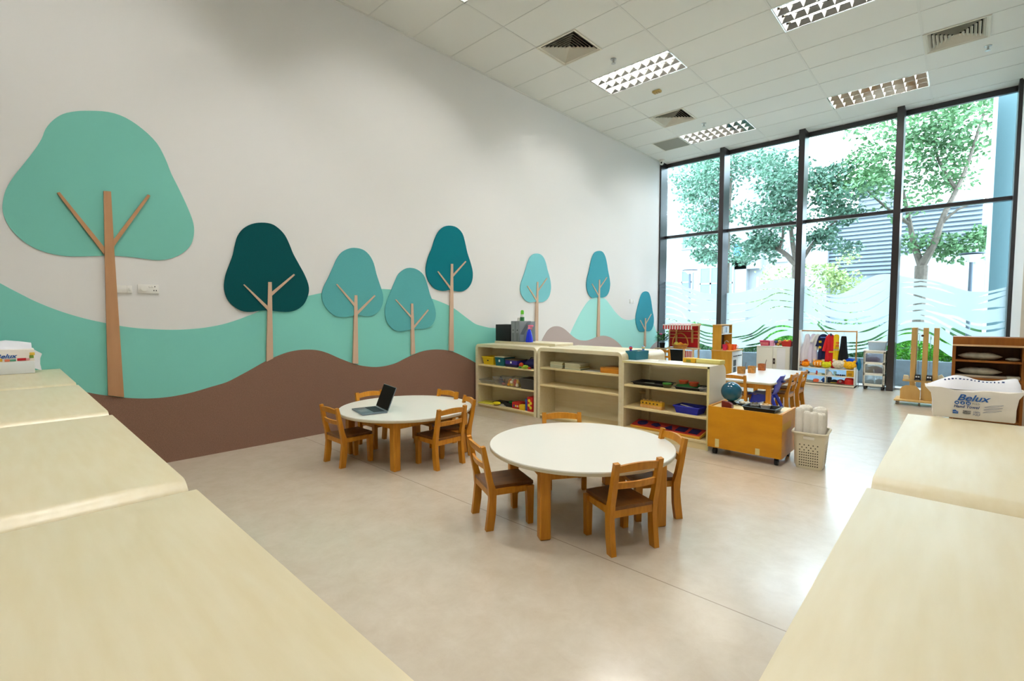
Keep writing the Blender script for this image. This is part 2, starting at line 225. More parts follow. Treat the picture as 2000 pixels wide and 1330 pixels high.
FILM_SLITS=[(0.022,[(4.238,1.099),(4.346,1.161),(4.467,1.182),(4.603,1.173),(4.722,1.122)]),(0.022,[(4.524,1.28),(4.674,1.232),(4.778,1.165),(4.909,1.072),(5.009,1.008),(5.107,0.954),(5.216,0.911)]),(0.02,[(4.781,1.089),(4.869,1.014),(4.97,0.94),(5.083,0.869)]),(0.024,[(4.581,1.359),(4.788,1.281),(4.959,1.243),(5.085,1.169),(5.208,1.129),(5.339,1.135),(5.517,1.182)]),(0.02,[(4.73,1.3),(4.89,1.224),(5.004,1.149),(5.13,1.067),(5.265,1.027),(5.395,1.044),(5.527,1.087)]),(0.018,[(4.234,0.999),(4.35,1.037),(4.472,1.048),(4.624,0.998),(4.721,0.942),(4.818,0.859),(4.934,0.787)]),(0.016,[(4.237,0.922),(4.321,0.961),(4.429,0.977),(4.535,0.966)]),(0.016,[(4.329,1.648),(4.453,1.605),(4.559,1.563),(4.781,1.472),(4.953,1.413)]),(0.014,[(4.337,1.42),(4.458,1.458),(4.578,1.466),(4.697,1.416)]),(0.014,[(4.34,1.33),(4.477,1.355),(4.581,1.362)]),(0.014,[(4.261,1.83),(4.445,1.827),(4.535,1.831),(4.771,1.759)]),(0.016,[(4.264,1.74),(4.455,1.752),(4.538,1.753),(4.715,1.713),(4.917,1.621)]),(0.014,[(5.192,1.558),(5.341,1.605),(5.511,1.657)]),(0.014,[(5.196,1.447),(5.345,1.508),(5.508,1.577)]),(0.018,[(5.146,1.355),(5.343,1.377),(5.508,1.399)]),(0.02,[(2.804,1.347),(2.863,1.313),(2.943,1.235),(3.062,1.103),(3.179,0.973),(3.255,0.899)]),(0.018,[(2.816,1.239),(2.944,1.202),(3.061,1.148),(3.214,1.051),(3.362,1.004)]),(0.018,[(2.942,1.28),(3.078,1.192),(3.211,1.153),(3.376,1.129),(3.555,1.119),(3.694,1.127),(3.829,1.156),(3.961,1.202),(4.121,1.29)]),(0.022,[(3.17,1.269),(3.264,1.226),(3.392,1.198),(3.553,1.185),(3.691,1.213),(3.86,1.26)]),(0.018,[(3.682,0.964),(3.801,0.999),(3.933,1.064),(4.108,1.179)]),(0.018,[(3.495,0.775),(3.566,0.776),(3.705,0.786),(3.873,0.844),(3.987,0.921),(4.114,1.026)]),(0.016,[(3.497,0.709),(3.707,0.733),(3.875,0.792),(4.1,0.934)]),(0.016,[(2.799,1.156),(2.927,1.135),(3.034,1.092)]),(0.014,[(3.499,0.649),(3.709,0.67),(3.844,0.708)]),(0.012,[(2.954,1.535),(3.146,1.444),(3.278,1.384),(3.406,1.34),(3.566,1.323),(3.722,1.343),(3.855,1.394),(3.985,1.485),(4.11,1.604)]),(0.012,[(2.813,1.706),(2.99,1.612),(3.181,1.542),(3.383,1.495),(3.578,1.496),(3.749,1.541),(3.914,1.63),(4.058,1.727)]),(0.012,[(2.81,1.806),(2.987,1.7),(3.178,1.618),(3.38,1.587),(3.575,1.618),(3.744,1.697),(3.876,1.796),(4.053,1.89)]),(0.014,[(2.957,1.435),(3.074,1.324),(3.17,1.258)]),(0.018,[(-0.014,1.185),(0.145,1.183),(0.292,1.14),(0.419,1.072)]),(0.024,[(0.414,1.349),(0.505,1.22),(0.577,1.16),(0.717,1.11),(0.888,1.07),(1.121,1.032),(1.202,1.017)]),(0.014,[(0.817,1.204),(0.953,1.18),(1.183,1.165)]),(0.014,[(1.39,1.173),(1.623,1.184),(1.773,1.209),(1.92,1.233),(2.064,1.288)]),(0.012,[(1.455,1.105),(1.699,1.15),(1.891,1.217)]),(0.016,[(1.415,0.793),(1.616,0.815),(1.856,0.87),(2.014,0.969),(2.154,1.095),(2.291,1.212)]),(0.016,[(1.632,0.776),(1.783,0.805),(2.002,0.89),(2.142,1.002),(2.24,1.043)]),(0.02,[(1.71,0.714),(1.931,0.802),(2.158,0.941),(2.324,1.037),(2.487,1.062),(2.662,1.031)]),(0.018,[(2.281,1.097),(2.417,1.159),(2.551,1.182),(2.658,1.179)]),(0.02,[(1.787,0.646),(2.05,0.704),(2.19,0.818),(2.272,0.898),(2.408,0.962),(2.57,0.981)]),(0.016,[(0.719,1.0),(0.788,0.962),(0.959,0.895),(1.124,0.874),(1.254,0.87)]),(0.014,[(0.72,0.94),(0.79,0.904),(0.96,0.828),(1.126,0.8),(1.256,0.787)]),(0.014,[(0.722,0.872),(0.826,0.807),(0.995,0.745),(1.16,0.726)]),(0.014,[(0.758,0.754),(0.93,0.684),(1.162,0.652)]),(0.016,[(-0.018,0.87),(0.113,0.9),(0.224,0.894)]),(0.018,[(-0.017,0.799),(0.095,0.82),(0.189,0.787)]),(0.012,[(-0.009,1.961),(0.149,1.946),(0.332,1.895),(0.494,1.829),(0.635,1.765),(0.79,1.701)]),(0.012,[(-0.007,1.882),(0.151,1.864),(0.334,1.8),(0.496,1.718),(0.637,1.637),(0.793,1.583)]),(0.014,[(-0.005,1.74),(0.153,1.718),(0.337,1.644),(0.499,1.572),(0.64,1.518),(0.795,1.482)]),(0.016,[(-0.003,1.602),(0.156,1.578),(0.339,1.506),(0.501,1.426),(0.643,1.357),(0.798,1.331)]),(0.016,[(-0.0,1.466),(0.158,1.447),(0.342,1.384),(0.468,1.314)]),(0.016,[(0.003,1.289),(0.161,1.297),(0.344,1.262),(0.47,1.219)]),(0.01,[(0.91,1.615),(1.06,1.587),(1.19,1.568)]),(0.01,[(0.916,1.355),(1.065,1.346),(1.187,1.362)]),(0.012,[(1.399,1.491),(1.691,1.511),(1.912,1.546),(2.141,1.603),(2.265,1.677),(2.416,1.71),(2.645,1.651)]),(0.012,[(2.176,1.365),(2.313,1.433),(2.45,1.446),(2.651,1.414)]),(0.01,[(1.403,1.313),(1.694,1.352),(1.887,1.39),(2.03,1.467),(2.143,1.542),(2.282,1.57),(2.648,1.533)]),(0.01,[(1.907,1.765),(2.122,1.788),(2.331,1.796),(2.642,1.74)])]

# ---------------------------------------------------------------- the room
H = 4.68; XR = 5.56; YB = -6.6; YG = 7.5; YM = 7.19
m_wall = mat('wall_paint', '#e5e4e2', .85, .2, bump=.02, bscale=60)
m_ceil = mat('ceiling_tile', '#e2e2dc', .9, .15, bump=.06, bscale=120)
m_bar = mat('ceiling_bar', '#dcdcd6', .6, .3)
m_dark = mat('dark_metal', '#262124', .3, .7)
m_black = mat('black', '#0c0c0d', .5, .4)
m_white = mat('white_plastic', '#eceae4', .45, .4)
m_steel = mat('steel', '#b9b9b6', .28, .5, metal=1)
m_lam = wood('birch_laminate', '#dccda4', '#e2d6b3', .22, 4, (1.2, 9, 9), .9)
_b = m_lam.node_tree.nodes['Principled BSDF']; _b.inputs['Coat Weight'].default_value = .4; _b.inputs['Coat IOR'].default_value = 1.65; _b.inputs['Coat Roughness'].default_value = .36; _b.inputs['Roughness'].default_value = .4
m_lam_e = mat('birch_edge', '#dfcb98', .45, .3)
m_honey = wood('honey_wood', '#b9750f', '#cc8a22', .38, 6, (9, 9, 1.0))
m_seat = wood('seat_wood', '#6a3f14', '#7c4c1b', .36, 6, (9, 1.2, 9))
m_tabletop = mat('white_laminate', '#e6e3d8', .3, .6)
m_tabedge = mat('table_edge', '#cfc7ad', .5, .3)
m_beech = wood('beech', '#cf9a55', '#dcae6c', .45, 5, (6, 6, 1))
m_orange_ply = wood('orange_ply', '#c48206', '#d08f10', .4, 3, (1.5, 5, 5))
m_brown = wood('brown_wood', '#8a4f13', '#9a5c1c', .42, 4, (7, 7, .8))

def floor_material():
    m = bpy.data.materials.new('vinyl_floor'); m.use_nodes = True; nt = m.node_tree; b = nt.nodes['Principled BSDF']
    tc = nt.nodes.new('ShaderNodeTexCoord')
    n1 = nt.nodes.new('ShaderNodeTexNoise'); n1.inputs['Scale'].default_value = 7; n1.inputs['Detail'].default_value = 8; n1.inputs['Roughness'].default_value = .7; n1.inputs['Distortion'].default_value = .3
    n2 = nt.nodes.new('ShaderNodeTexNoise'); n2.inputs['Scale'].default_value = 1.3; n2.inputs['Detail'].default_value = 2
    nt.links.new(tc.outputs['Object'], n1.inputs['Vector']); nt.links.new(tc.outputs['Object'], n2.inputs['Vector'])
    rp = nt.nodes.new('ShaderNodeValToRGB'); rp.color_ramp.elements[0].position = .3; rp.color_ramp.elements[1].position = .72
    rp.color_ramp.elements[0].color = lin('#c3b59f'); rp.color_ramp.elements[1].color = lin('#d2c7b5')
    nt.links.new(n1.outputs['Fac'], rp.inputs[0])
    sx = nt.nodes.new('ShaderNodeSeparateXYZ'); nt.links.new(tc.outputs['Object'], sx.inputs[0])
    # welded joints between the vinyl sheets, every 2.02 m
    ad = nt.nodes.new('ShaderNodeMath'); ad.operation = 'ADD'; ad.inputs[1].default_value = .86+2.02*10+1.01
    nt.links.new(sx.outputs['Y'], ad.inputs[0])
    md = nt.nodes.new('ShaderNodeMath'); md.operation = 'MODULO'; md.inputs[1].default_value = 2.02; nt.links.new(ad.outputs[0], md.inputs[0])
    sb = nt.nodes.new('ShaderNodeMath'); sb.operation = 'SUBTRACT'; sb.inputs[1].default_value = 1.01; nt.links.new(md.outputs[0], sb.inputs[0])
    ab = nt.nodes.new('ShaderNodeMath'); ab.operation = 'ABSOLUTE'; nt.links.new(sb.outputs[0], ab.inputs[0])
    lt = nt.nodes.new('ShaderNodeMath'); lt.operation = 'LESS_THAN'; lt.inputs[1].default_value = .0032; nt.links.new(ab.outputs[0], lt.inputs[0])
    mx = nt.nodes.new('ShaderNodeMix'); mx.data_type = 'RGBA'; mx.inputs['B'].default_value = lin('#9a8b76')
    nt.links.new(lt.outputs[0], mx.inputs['Factor']); nt.links.new(rp.outputs[0], mx.inputs['A']); nt.links.new(mx.outputs['Result'], b.inputs['Base Color'])
    r2 = nt.nodes.new('ShaderNodeMapRange'); r2.inputs['To Min'].default_value = .42; r2.inputs['To Max'].default_value = .5
    nt.links.new(n1.outputs['Fac'], r2.inputs['Value']); nt.links.new(r2.outputs[0], b.inputs['Roughness'])
    b.inputs['Specular IOR Level'].default_value = .3
    b.inputs['Coat Weight'].default_value = 1; b.inputs['Coat IOR'].default_value = 1.62; b.inputs['Coat Roughness'].default_value = .19
    return m
m_floor = floor_material()
struct('floor', MB().box(-.2, XR+.2, YB-.2, 7.62, -.12, 0), m_floor, smooth=0)
struct('wall_left', MB().box(-.2, 0, YB-.2, 7.62, 0, 5.0), m_wall, smooth=0)
struct('wall_right', MB().box(XR, XR+.2, YB-.2, 7.62, 0, 5.0), m_wall, smooth=0)
struct('wall_back', MB().box(0, XR, YB-.2, YB, 0, 5.0), m_wall, smooth=0)
# beige lining on the right wall behind the brown shelf
struct('trim_1', MB().box(XR-.012, XR, 1.5, 5.33, 0, 3.2), mat('beige_lining', '#b5a48f', .8, .2), smooth=0)

# ceiling tiles 1.2 x 0.6 with openings for the recessed fixtures
LIGHTS = [(c, y) for y in (6.0, 3.0, 0.0, -3.0) for c in (.96, 3.36)]
VENTS = [(.96, 1.8), (.96, 4.8), (4.56, 4.8)]
RET = (.42, 6.0)
mb = MB(); bars = MB()
xs = [0, .36, .96, 1.56, 2.16, 2.76, 3.36, 3.96, 4.56, 5.16, XR]
ny0 = -11
for j in range(ny0, 13):
    y0, y1 = .6*j, min(.6*j+.6, YG+.04)
    if y1 <= YB or y0 >= y1: continue
    for x0, x1 in zip(xs, xs[1:]):
        cx, cy = (x0+x1)/2, (y0+.3)
        if any(l[0] < cx < l[0]+1.2 and l[1]-.01 < cy < l[1]+.61 for l in LIGHTS): continue
        if any(v[0] < cx < v[0]+.6 and v[1] < cy < v[1]+.6 for v in VENTS): continue
        if RET[0]-.1 < cx < RET[0]+.5 and RET[1] < cy < RET[1]+.6: continue
        mb.quad((x0, y0, H), (x1, y0, H), (x1, y1, H), (x0, y1, H))
    mb.quad((.36, 6.0, H), (.42, 6.0, H), (.42, 6.6, H), (.36, 6.6, H)) if j == 10 else None
    bars.box(0, XR, y0-.008, y0+.008, H-.004, H+.002)
for x in (.96, 2.16, 3.36, 4.56): bars.box(x-.012, x+.012, YB, YG, H-.004, H+.002)
for v in VENTS: bars.box(v[0]+.59, v[0]+.61, v[1], v[1]+.6, H-.003, H+.002)
struct('ceiling', mb, m_ceil, smooth=0)
struct('trim_2', bars, m_bar, smooth=0)
struct('trim_3', MB().box(0, .012, YB, YG-.3, H-.02, H).box(XR-.012, XR, YB, YG-.3, H-.02, H), m_bar, smooth=0)
struct('wall_light_block', MB().box(-.2, XR+.2, YB-.2, 7.62, 4.98, 5.1), m_wall, smooth=0)  # unseen slab added above the tiles to keep sky light out

# recessed louvre lights
m_tube = mat('fluorescent_tube', '#ffffff', .4, .2, emit=(1.0, .985, .96, TUBE_STRENGTH))
m_refl = mat('louvre_metal', '#a9a8a4', .06, .6, metal=1)
m_blade = mat('louvre_blade', '#c9c8c4', .35, .5)
m_house = mat('fixture_housing', '#b9b6ae', .03, .5, metal=1)
def light_fixture(x, y, label):
    t = thing('ceiling_light', label, 'ceiling light', (x+.6, y+.3, H), 0, 'recessed louvre ceiling lights')
    b = MB(); b.box(-.6, .6, -.3, .3, .11, .12)
    b.box(-.6, -.59, -.3, .3, -.004, .11).box(.59, .6, -.3, .3, -.004, .11).box(-.6, .6, -.3, -.29, -.004, .11).box(-.6, .6, .29, .3, -.004, .11)
    b.build('housing', m_house, t, smooth=0)
    lo = MB(); cb = MB()
    for k in range(4):
        yc = -.285+.19*k
        lo.prism([(-.003, -.002), (.003, -.002), (.03, .055), (-.03, .055)], lambda u, v, s, yc=yc: (s, yc+u, v), -.588, .588)
    for k in range(10):
        xc = -.585+.13*k
        for q in range(3):
            yc = -.19+.19*q
            cb.prism([(-.002, -.002), (.002, -.002), (.011, .042), (-.011, .042)], lambda u, v, s, xc=xc: (xc+u, s, v), yc-.085, yc+.085)
    cb.box(-.59, .59, -.289, -.283, -.004, .04).box(-.59, .59, .283, .289, -.004, .04).box(-.59, .59, -.097, -.093, .03, .034).box(-.59, .59, .093, .097, .03, .034)
    lo.build('reflector', m_refl, t, smooth=0); cb.build('louvre', m_blade, t, smooth=0)
    for q in range(3):
        MB().cyl((-.56, -.19+.19*q, .072), (.56, -.19+.19*q, .072), .013, 10).build('tube', m_tube, t)
    return t
L0 = light_fixture(.96, 6.0, 'recessed louvre ceiling light nearest the windows on the mural side')
for (x, y), lb in zip(LIGHTS[1:], ['recessed louvre ceiling light nearest the windows on the right side', 'bright three-tube ceiling light between the two left air vents', 'large three-tube ceiling light cut off by the top of the photo', 'ceiling light just peeking in at the top edge above the wall', 'ceiling light over the right side, out of view', 'rear ceiling light behind the camera on the mural side', 'rear ceiling light behind the camera on the right side']):
    clone(L0, lb, (x+.6, y+.3, H))

m_vent = mat('vent_plastic', '#d8d3c4', .5, .3); m_void = mat('vent_void', '#17150f', .9, .1)
def vent(x, y, label):
    t = thing('air_vent', label, 'air vent', (x+.3, y+.3, H), 0, 'square ceiling air vents')
    b = MB()
    for k in range(8):
        o = .29-.036*k; i = o-.012 if k else o-.035; z0, z1 = (-.012, .004) if k == 0 else (-.006, .03)
        # each ring is a sloping square louvre
        A = [(-o, -o, z0), (o, -o, z0), (o, o, z0), (-o, o, z0)]
        i2 = o-.035 if k == 0 else o-.028
        B = [(-i2, -i2, z1), (i2, -i2, z1), (i2, i2, z1), (-i2, i2, z1)]
        C2 = [(p[0]*.985, p[1]*.985, p[2]+.006) for p in B]
        b.rings([A, B], False, False)
    b.build('louvre', m_vent, t, smooth=0)
    MB().box(-.3, .3, -.3, .3, .1, .11).box(-.3, -.296, -.3, .3, .006, .1).box(.296, .3, -.3, .3, .006, .1).box(-.3, .3, -.3, -.296, .006, .1).box(-.3, .3, .296, .3, .006, .1).build('duct', m_void, t, smooth=0)
    fr = MB(); fr.box(-.3, .3, -.3, -.28, -.012, .006).box(-.3, .3, .28, .3, -.012, .006).box(-.3, -.28, -.28, .28, -.012, .006).box(.28, .3, -.28, .28, -.012, .006)
    fr.build('frame', m_vent, t, smooth=0)
    return t
V0 = vent(.96, 1.8, 'square louvred ceiling vent above the mural wall, nearest the camera')
clone(V0, 'square louvred ceiling vent on the mural side, closer to the windows', (1.26, 5.1, H))
clone(V0, 'square louvred ceiling vent at the right edge of the ceiling', (4.86, 5.1, H))
t = thing('return_grille', 'flat grey square return grille in the ceiling near the window corner', 'ceiling grille', (.67, 6.3, H))
MB().box(-.25, .29, -.28, .28, -.006, .004).build('grille', mat('grille_grey', '#8f8c80', .7, .2), t, smooth=0)
MB().box(-.25, .29, -.3, -.28, -.008, .004).box(-.25, .29, .28, .3, -.008, .004).box(-.27, -.25, -.3, .3, -.008, .004).box(.27, .29, -.28, .28, -.008, .004).build('frame', m_vent, t, smooth=0)
for x, y, lb in ((1.53, 2.72, 'small ceiling sprinkler beside the nearest square vent'), (1.56, 5.70, 'small ceiling sprinkler between the far left vent and ceiling light'), (5.15, 5.69, 'small ceiling sprinkler near the right ceiling vent')):
    t = thing('sprinkler', lb, 'sprinkler', (x, y, H), 0, 'ceiling sprinklers')
    MB().lathe([(.04, 0), (.038, -.006), (.012, -.01), (.012, -.05), (0, -.05)]).build('body', m_steel, t)
    MB().lathe([(0, -.052), (.028, -.054), (.028, -.057), (0, -.057)]).build('deflector', m_steel, t)
t = thing('emergency_light', 'small yellowed emergency light box on the ceiling', 'emergency light', (1.53, 3.96, H))
MB().box(-.06, .06, -.04, .04, -.03, 0, .006).build('body', mat('aged_plastic', '#c8ad6a', .5, .3), t)
for k in (-.035, 0, .035): MB().box(k-.012, k+.012, -.03, .03, -.036, -.029, .003).build('lens', mat('aged_lens', '#a98c48', .3, .4), t)
t = thing('security_camera', 'small white dome security camera in the ceiling corner by the window', 'security camera', (.09, 7.1, H))
MB().lathe([(.055, 0), (.055, -.03), (.045, -.04), (0, -.04)]).build('base', m_white, t)
MB().sph((0, -.012, -.07), .045).build('dome', m_white, t)
MB().sph((.012, -.05, -.075), .018).build('lens', m_black, t)

# ---------------------------------------------------------------- the glazed end wall
m_glass = see_through('window_glass', (.90, .955, .975), gloss=.03, rough=0)
m_film = see_through('frosted_film', (.6, .7, .8), gloss=.01, rough=.3, veil=.93, veil_col=(.655, .715, .74))
mx_ = [1.347, 2.77, 4.183]
def mullion(n, x0, x1):
    struct('trim_%d' % n, MB().box(x0, x1, YM, YG+.02, 0, H, .004, seg=1), m_dark, smooth=0)
mullion(4, 0.0, .035); mullion(5, 1.30, 1.395); mullion(6, 2.72, 2.82); mullion(7, 4.135, 4.23); mullion(8, 5.515, XR)
edges = [(.035, 1.30), (1.395, 2.72), (2.82, 4.135), (4.23, 5.515)]
struct('trim_9', MB().box(0, XR, YG-.03, YG+.03, H-.085, H+.02), m_dark, smooth=0)
struct('trim_10', MB().box(0, XR, YG-.03, YG+.12, 0, .03), mat('alu_sill', '#b9bec2', .4, .5), smooth=0)
SL = [(w, smooth_path(p, 5)) for w, p in FILM_SLITS]
TOPC = smooth_path(FILM_TOP, 4); BOTC = smooth_path(FILM_BOT, 4)
for n, (x0, x1) in enumerate(edges):
    wn = bpy.data.objects.new('window_%d' % (n+1), None); COL.objects.link(wn); wn['kind'] = 'structure'
    wn.location = ((x0+x1)/2, YG, 0); ox = (x0+x1)/2
    MB().box(x0-ox, x1-ox, -.004, .004, .03, 3.0).build('lower_pane', m_glass, wn, smooth=0)
    MB().box(x0-ox, x1-ox, -.004, .004, 3.06, H-.06).build('upper_pane', m_glass, wn, smooth=0)
    MB().box(x0-ox, x1-ox, -.09, .02, 3.0, 3.06, .003, seg=1).build('transom', m_dark, wn, smooth=0)
    f = MB(); st = .009; x = x0
    while x < x1-1e-6:
        xe = min(x+st, x1); xm = (x+xe)/2
        ta, tb = interp(TOPC, x), interp(TOPC, xe); ba, bb = interp(BOTC, x), interp(BOTC, xe)
        cuts = []
        for w, p in SL:
            if p[0][0] <= xm <= p[-1][0]:
                za, zb = interp(p, x), interp(p, xe)
                # slits taper to a point at both ends
                q = min(1, (xm-p[0][0])/.12+.15, (p[-1][0]-xm)/.12+.15)
                s = abs(zb-za)/st; hw = w*.5*q*math.sqrt(1+s*s)*1.75
                cuts.append((za-hw, za+hw, zb-hw, zb+hw))
        cuts.sort(); ya, yb = ba, bb
        segs = []
        for c in cuts:
            if c[0] > ya and c[2] > yb: segs.append((ya, yb, c[0], c[2]))
            ya, yb = max(ya, c[1]), max(yb, c[3])
        if ta > ya and tb > yb: segs.append((ya, yb, ta, tb))
        for a, b2, c, d in segs:
            c = min(c, ta); d = min(d, tb)
            if c > a and d > b2: f.quad((x-ox, -.006, a), (xe-ox, -.006, b2), (xe-ox, -.006, d), (x-ox, -.006, c))
        x = xe
    f.build('frosted_film', m_film, wn, smooth=0)

# ---------------------------------------------------------------- mural on the left wall
def wallfn(u, v, t): return (t, u, v)
def hill(name, key, m, t0, t1, zb, label, step=3):
    p = smooth_path(MURAL[key], step)
    poly = list(p) + [(p[-1][0], zb), (p[0][0], zb)]
    poly2 = []
    for q in poly:
        q = (q[0], max(q[1], zb)) if q[1] < zb else q
        if not poly2 or (abs(q[0]-poly2[-1][0])+abs(q[1]-poly2[-1][1])) > 1e-4: poly2.append(q)
    return one(name, MB().prism(poly2, wallfn, t0, t1), m, label, 'wall mural', smooth=20)
m_teal_hill = mat('teal_paint', '#7fcabd', .8, .2); m_aqua = mat('aqua_paint', '#a5e2dc', .8, .2)
m_bhill = mat('brown_felt', '#856655', .9, .1, mott=.16, mscale=160, bump=.15, bscale=300)
m_taupe = mat('taupe_paint', '#b5a6a1', .85, .2, mott=.03, mscale=160)
one_l = MURAL['H_teal']
# order the teal ridge left to right
pts = sorted(one_l, key=lambda q: q[0]); cl = []
for q in pts:
    if not cl or q[0]-cl[-1][0] > .04: cl.append(q)
MURAL['H_teal'] = [(-3.8, 2.15), (-3.3, 1.76)] + cl
pts = sorted(MURAL['H_brown'], key=lambda q: q[0]); cl = []
for q in pts:
    if not cl or q[0]-cl[-1][0] > .04: cl.append(q)
MURAL['H_brown'] = [(-3.8, 1.0), (-3.2, .87)] + cl + [(2.6, .05)]
MURAL['H_teal2'] = [(3.6, .5)] + MURAL['H_teal2']
MURAL['H_taupe'] = [(2.95, .5)] + MURAL['H_taupe'] + [(6.1, .1)]
MURAL['H_taupe2'] = [(6.3, .1), (6.55, .3)] + MURAL['H_taupe2']
MURAL['H_teal2'] = [q for q in MURAL['H_teal2'] if q[0] < 7.18] + [(7.185, .84)]
MURAL['H_taupe2'] = [q for q in MURAL['H_taupe2'] if q[0] < 7.18] + [(7.185, .69)]
hill('mural_hill', 'H_teal', m_teal_hill, .0005, .003, .0, 'long teal painted hill running behind the big wall tree')
hill('mural_hill', 'H_brown', m_bhill, .0005, .012, .0, 'dark brown felt hill along the bottom of the mural wall')
hill('mural_hill', 'H_teal2', m_aqua, .0005, .003, .0, 'pale aqua painted peak behind the slim wall trees near the window')
hill('mural_hill', 'H_taupe', m_taupe, .0005, .006, .0, 'taupe painted hill with two humps above the low shelves')
hill('mural_hill', 'H_taupe2', m_taupe, .0005, .006, .0, 'small taupe hill at the window corner of the mural')
m_trunk = wood('mural_trunk', '#b1835a', '#b98c64', .6, 4, (6, 6, .6)); m_trunk2 = mat('mural_trunk_pale', '#c9ab92', .6, .25)
def felt(n, c): return mat(n, c, .92, .1, mott=.12, mscale=190, bump=.12, bscale=260)
wt = [('T0', mat('felt_mint', '#79c0b2', .85, .15), .002, 'huge mint green wall tree at the left end of the mural', m_trunk),
      ('T1', felt('felt_darkteal', '#0d4d50'), .012, 'very dark teal felt wall tree right of the big mint tree', m_trunk2),
      ('T2', felt('felt_midteal', '#5aa7a8'), .012, 'mid teal felt wall tree behind the round table with laptop, left of its smaller twin', m_trunk2),
      ('T3', felt('felt_midteal', '#5aa7a8'), .012, 'lowest mid teal felt wall tree, just left of the tall dark blue-teal one', m_trunk2),
      ('T4', felt('felt_blueteal', '#12747f'), .012, 'tall deep blue-teal felt wall tree beside the low shelf end', m_trunk2),
      ('T5', felt('felt_pale', '#7cc3cb'), .012, 'pale blue felt wall tree above the file boxes', m_trunk2),
      ('T6', felt('felt_blue', '#4a9fae'), .012, 'slim blue felt wall tree standing on the pale aqua peak', m_trunk2),
      ('T7', felt('felt_blue2', '#3f98aa'), .012, 'low blue felt wall tree closest to the window corner', m_trunk2)]
for key, m, th, lb, tm in wt:
    base = MURAL[key+'_trunk'][-2]
    t = thing('wall_tree', lb, 'wall decoration', (0, base[0], base[1]), 0, 'mural trees on the left wall')
    off = lambda u, v, s, base=base: (s, u-base[0], v-base[1])
    MB().prism(smooth_loop(MURAL[key+'_crown'], 3), off, .004, .004+th).build('crown', m, t, smooth=30)
    MB().prism(MURAL[key+'_trunk'], off, .0035, .024).build('trunk', tm, t, smooth=0)
    for br in MURAL[key+'_br']: MB().prism(br, off, .0035, .022).build('branch', tm, t, smooth=0)

# sockets on the wall
def socket(y0, y1, z0, z1, label, twin):
    t = thing('wall_socket', label, 'wall socket', (0, (y0+y1)/2, (z0+z1)/2))
    w, h = y1-y0, z1-z0
    MB().box(.0, .012, -w/2, w/2, -h/2, h/2, .003).build('plate', m_white, t)
    if twin:
        MB().lathe([(.0, .012), (.02, .012), (.019, .004), (0, .004)], (0, 0, 0), 20, Matrix.Translation((.008, -w*.22, 0)) @ Matrix.Rotation(PI/2, 4, 'Y')).build('safety_plug', m_white, t)
        for a, b in ((.01, .018), (.028, .018)): MB().box(.011, .016, a-.007, a+.007, b-.006, b+.006, .002).build('switch', m_white, t)
        for a, b in ((.045, .02), (.038, -.012), (.054, -.012)): MB().box(.0105, .0128, a-.003, a+.003, b-.005, b+.005).build('pin_hole', m_black, t)
    else:
        MB().box(.0115, .014, w*.18, w*.185, -h/2, h/2).build('seam', plain('#a9a596'), t)
        MB().box(.012, .016, w*.28, w*.4, -.01, .012, .002).build('switch', m_white, t)
socket(-2.207, -2.062, 1.474, 1.549, 'white twin socket with safety plug right of the big tree trunk', True)
socket(-2.348, -2.244, 1.472, 1.535, 'blank white cover plate touching the big wall tree trunk', False)
socket(5.93, 6.1, 1.522, 1.605, 'small white plate on the wall near the window', False)

# ---------------------------------------------------------------- chairs
def make_chair(label, loc, rz, group):
    t = thing('child_chair', label, 'chair', loc, rz, group)
    # seat scooped board
    b = MB(); n = 8; rs = []
    for i in range(n+1):
        y = -.145+.30*i/n; rs_ = []
        for j in range(7):
            x = -.125+.25*j/6
            dip = .010*math.sin(PI*min(1, max(0, (i/n-.05)/.8)))*math.cos((j-3)/3*PI/2)
            rs_.append((x, y, .262-dip))
        for j in range(6, -1, -1): rs_.append((-.125+.25*j/6, y, .243))
        rs.append(rs_)
    b.rings(rs); b.build('seat', m_seat, t, smooth=25)
    for s in (-1, 1):
        # rear leg and back post in one curved piece
        prof = [(-.165, 0), (-.118, .0), (-.103, .10), (-.098, .235), (-.120, .30), (-.168, .515), (-.192, .51), (-.168, .36), (-.150, .27), (-.143, .19), (-.152, .10)]
        MB().prism(prof, lambda u, v, w: (w, u, v), s*.14-.016, s*.14+.016).build('rear_leg', m_honey, t, smooth=25)
        prof = [(.112, 0), (.146, 0), (.152, .24), (.104, .24)]
        MB().prism(prof, lambda u, v, w: (w, u, v), s*.128-.018, s*.128+.018).build('front_leg', m_honey, t, smooth=0)
    MB().box(-.124, .124, -.142, -.122, .2, .245, .002, seg=1).build('rear_rail', m_honey, t)
    MB().box(-.112, .112, .118, .14, .205, .243, .002, seg=1).build('front_rail', m_honey, t)
    for s in (-1, 1): MB().box(s*.128-.009, s*.128+.009, -.12, .12, .205, .243, .002, seg=1).build('side_rail', m_honey, t)
    def slat(z0, z1, name, arch):
        rs = []
        for j in range(11):
            x = -.126+.252*j/10; c = math.cos((j-5)/5*PI/2); yb = -.152-.215*(z0-.30)/1.0-.018*c; a = arch*c
            y0 = -.120-(z0-.30)*.223-.016-.014*c; y1 = -.120-(z1-.30)*.223-.016-.014*c
            rs.append([(x, y0-.008, z0+a*.5), (x, y0+.008, z0+a*.5), (x, y1+.008, z1+a), (x, y1-.008, z1+a)])
        MB().rings(rs).build(name, m_honey, t, smooth=25)
    slat(.458, .498, 'top_rail', .012); slat(.365, .402, 'back_rail', .0)
    return t
def face(fx, fy): return math.atan2(-fx, fy)
CH0 = make_chair('orange-brown wooden child chair left of the front round table, its back to the left', (2.952, -.859, 0), face(.42, .9), 'chairs around the front round table')
g1 = 'chairs around the front round table'; g2 = 'chairs around the rear round table'
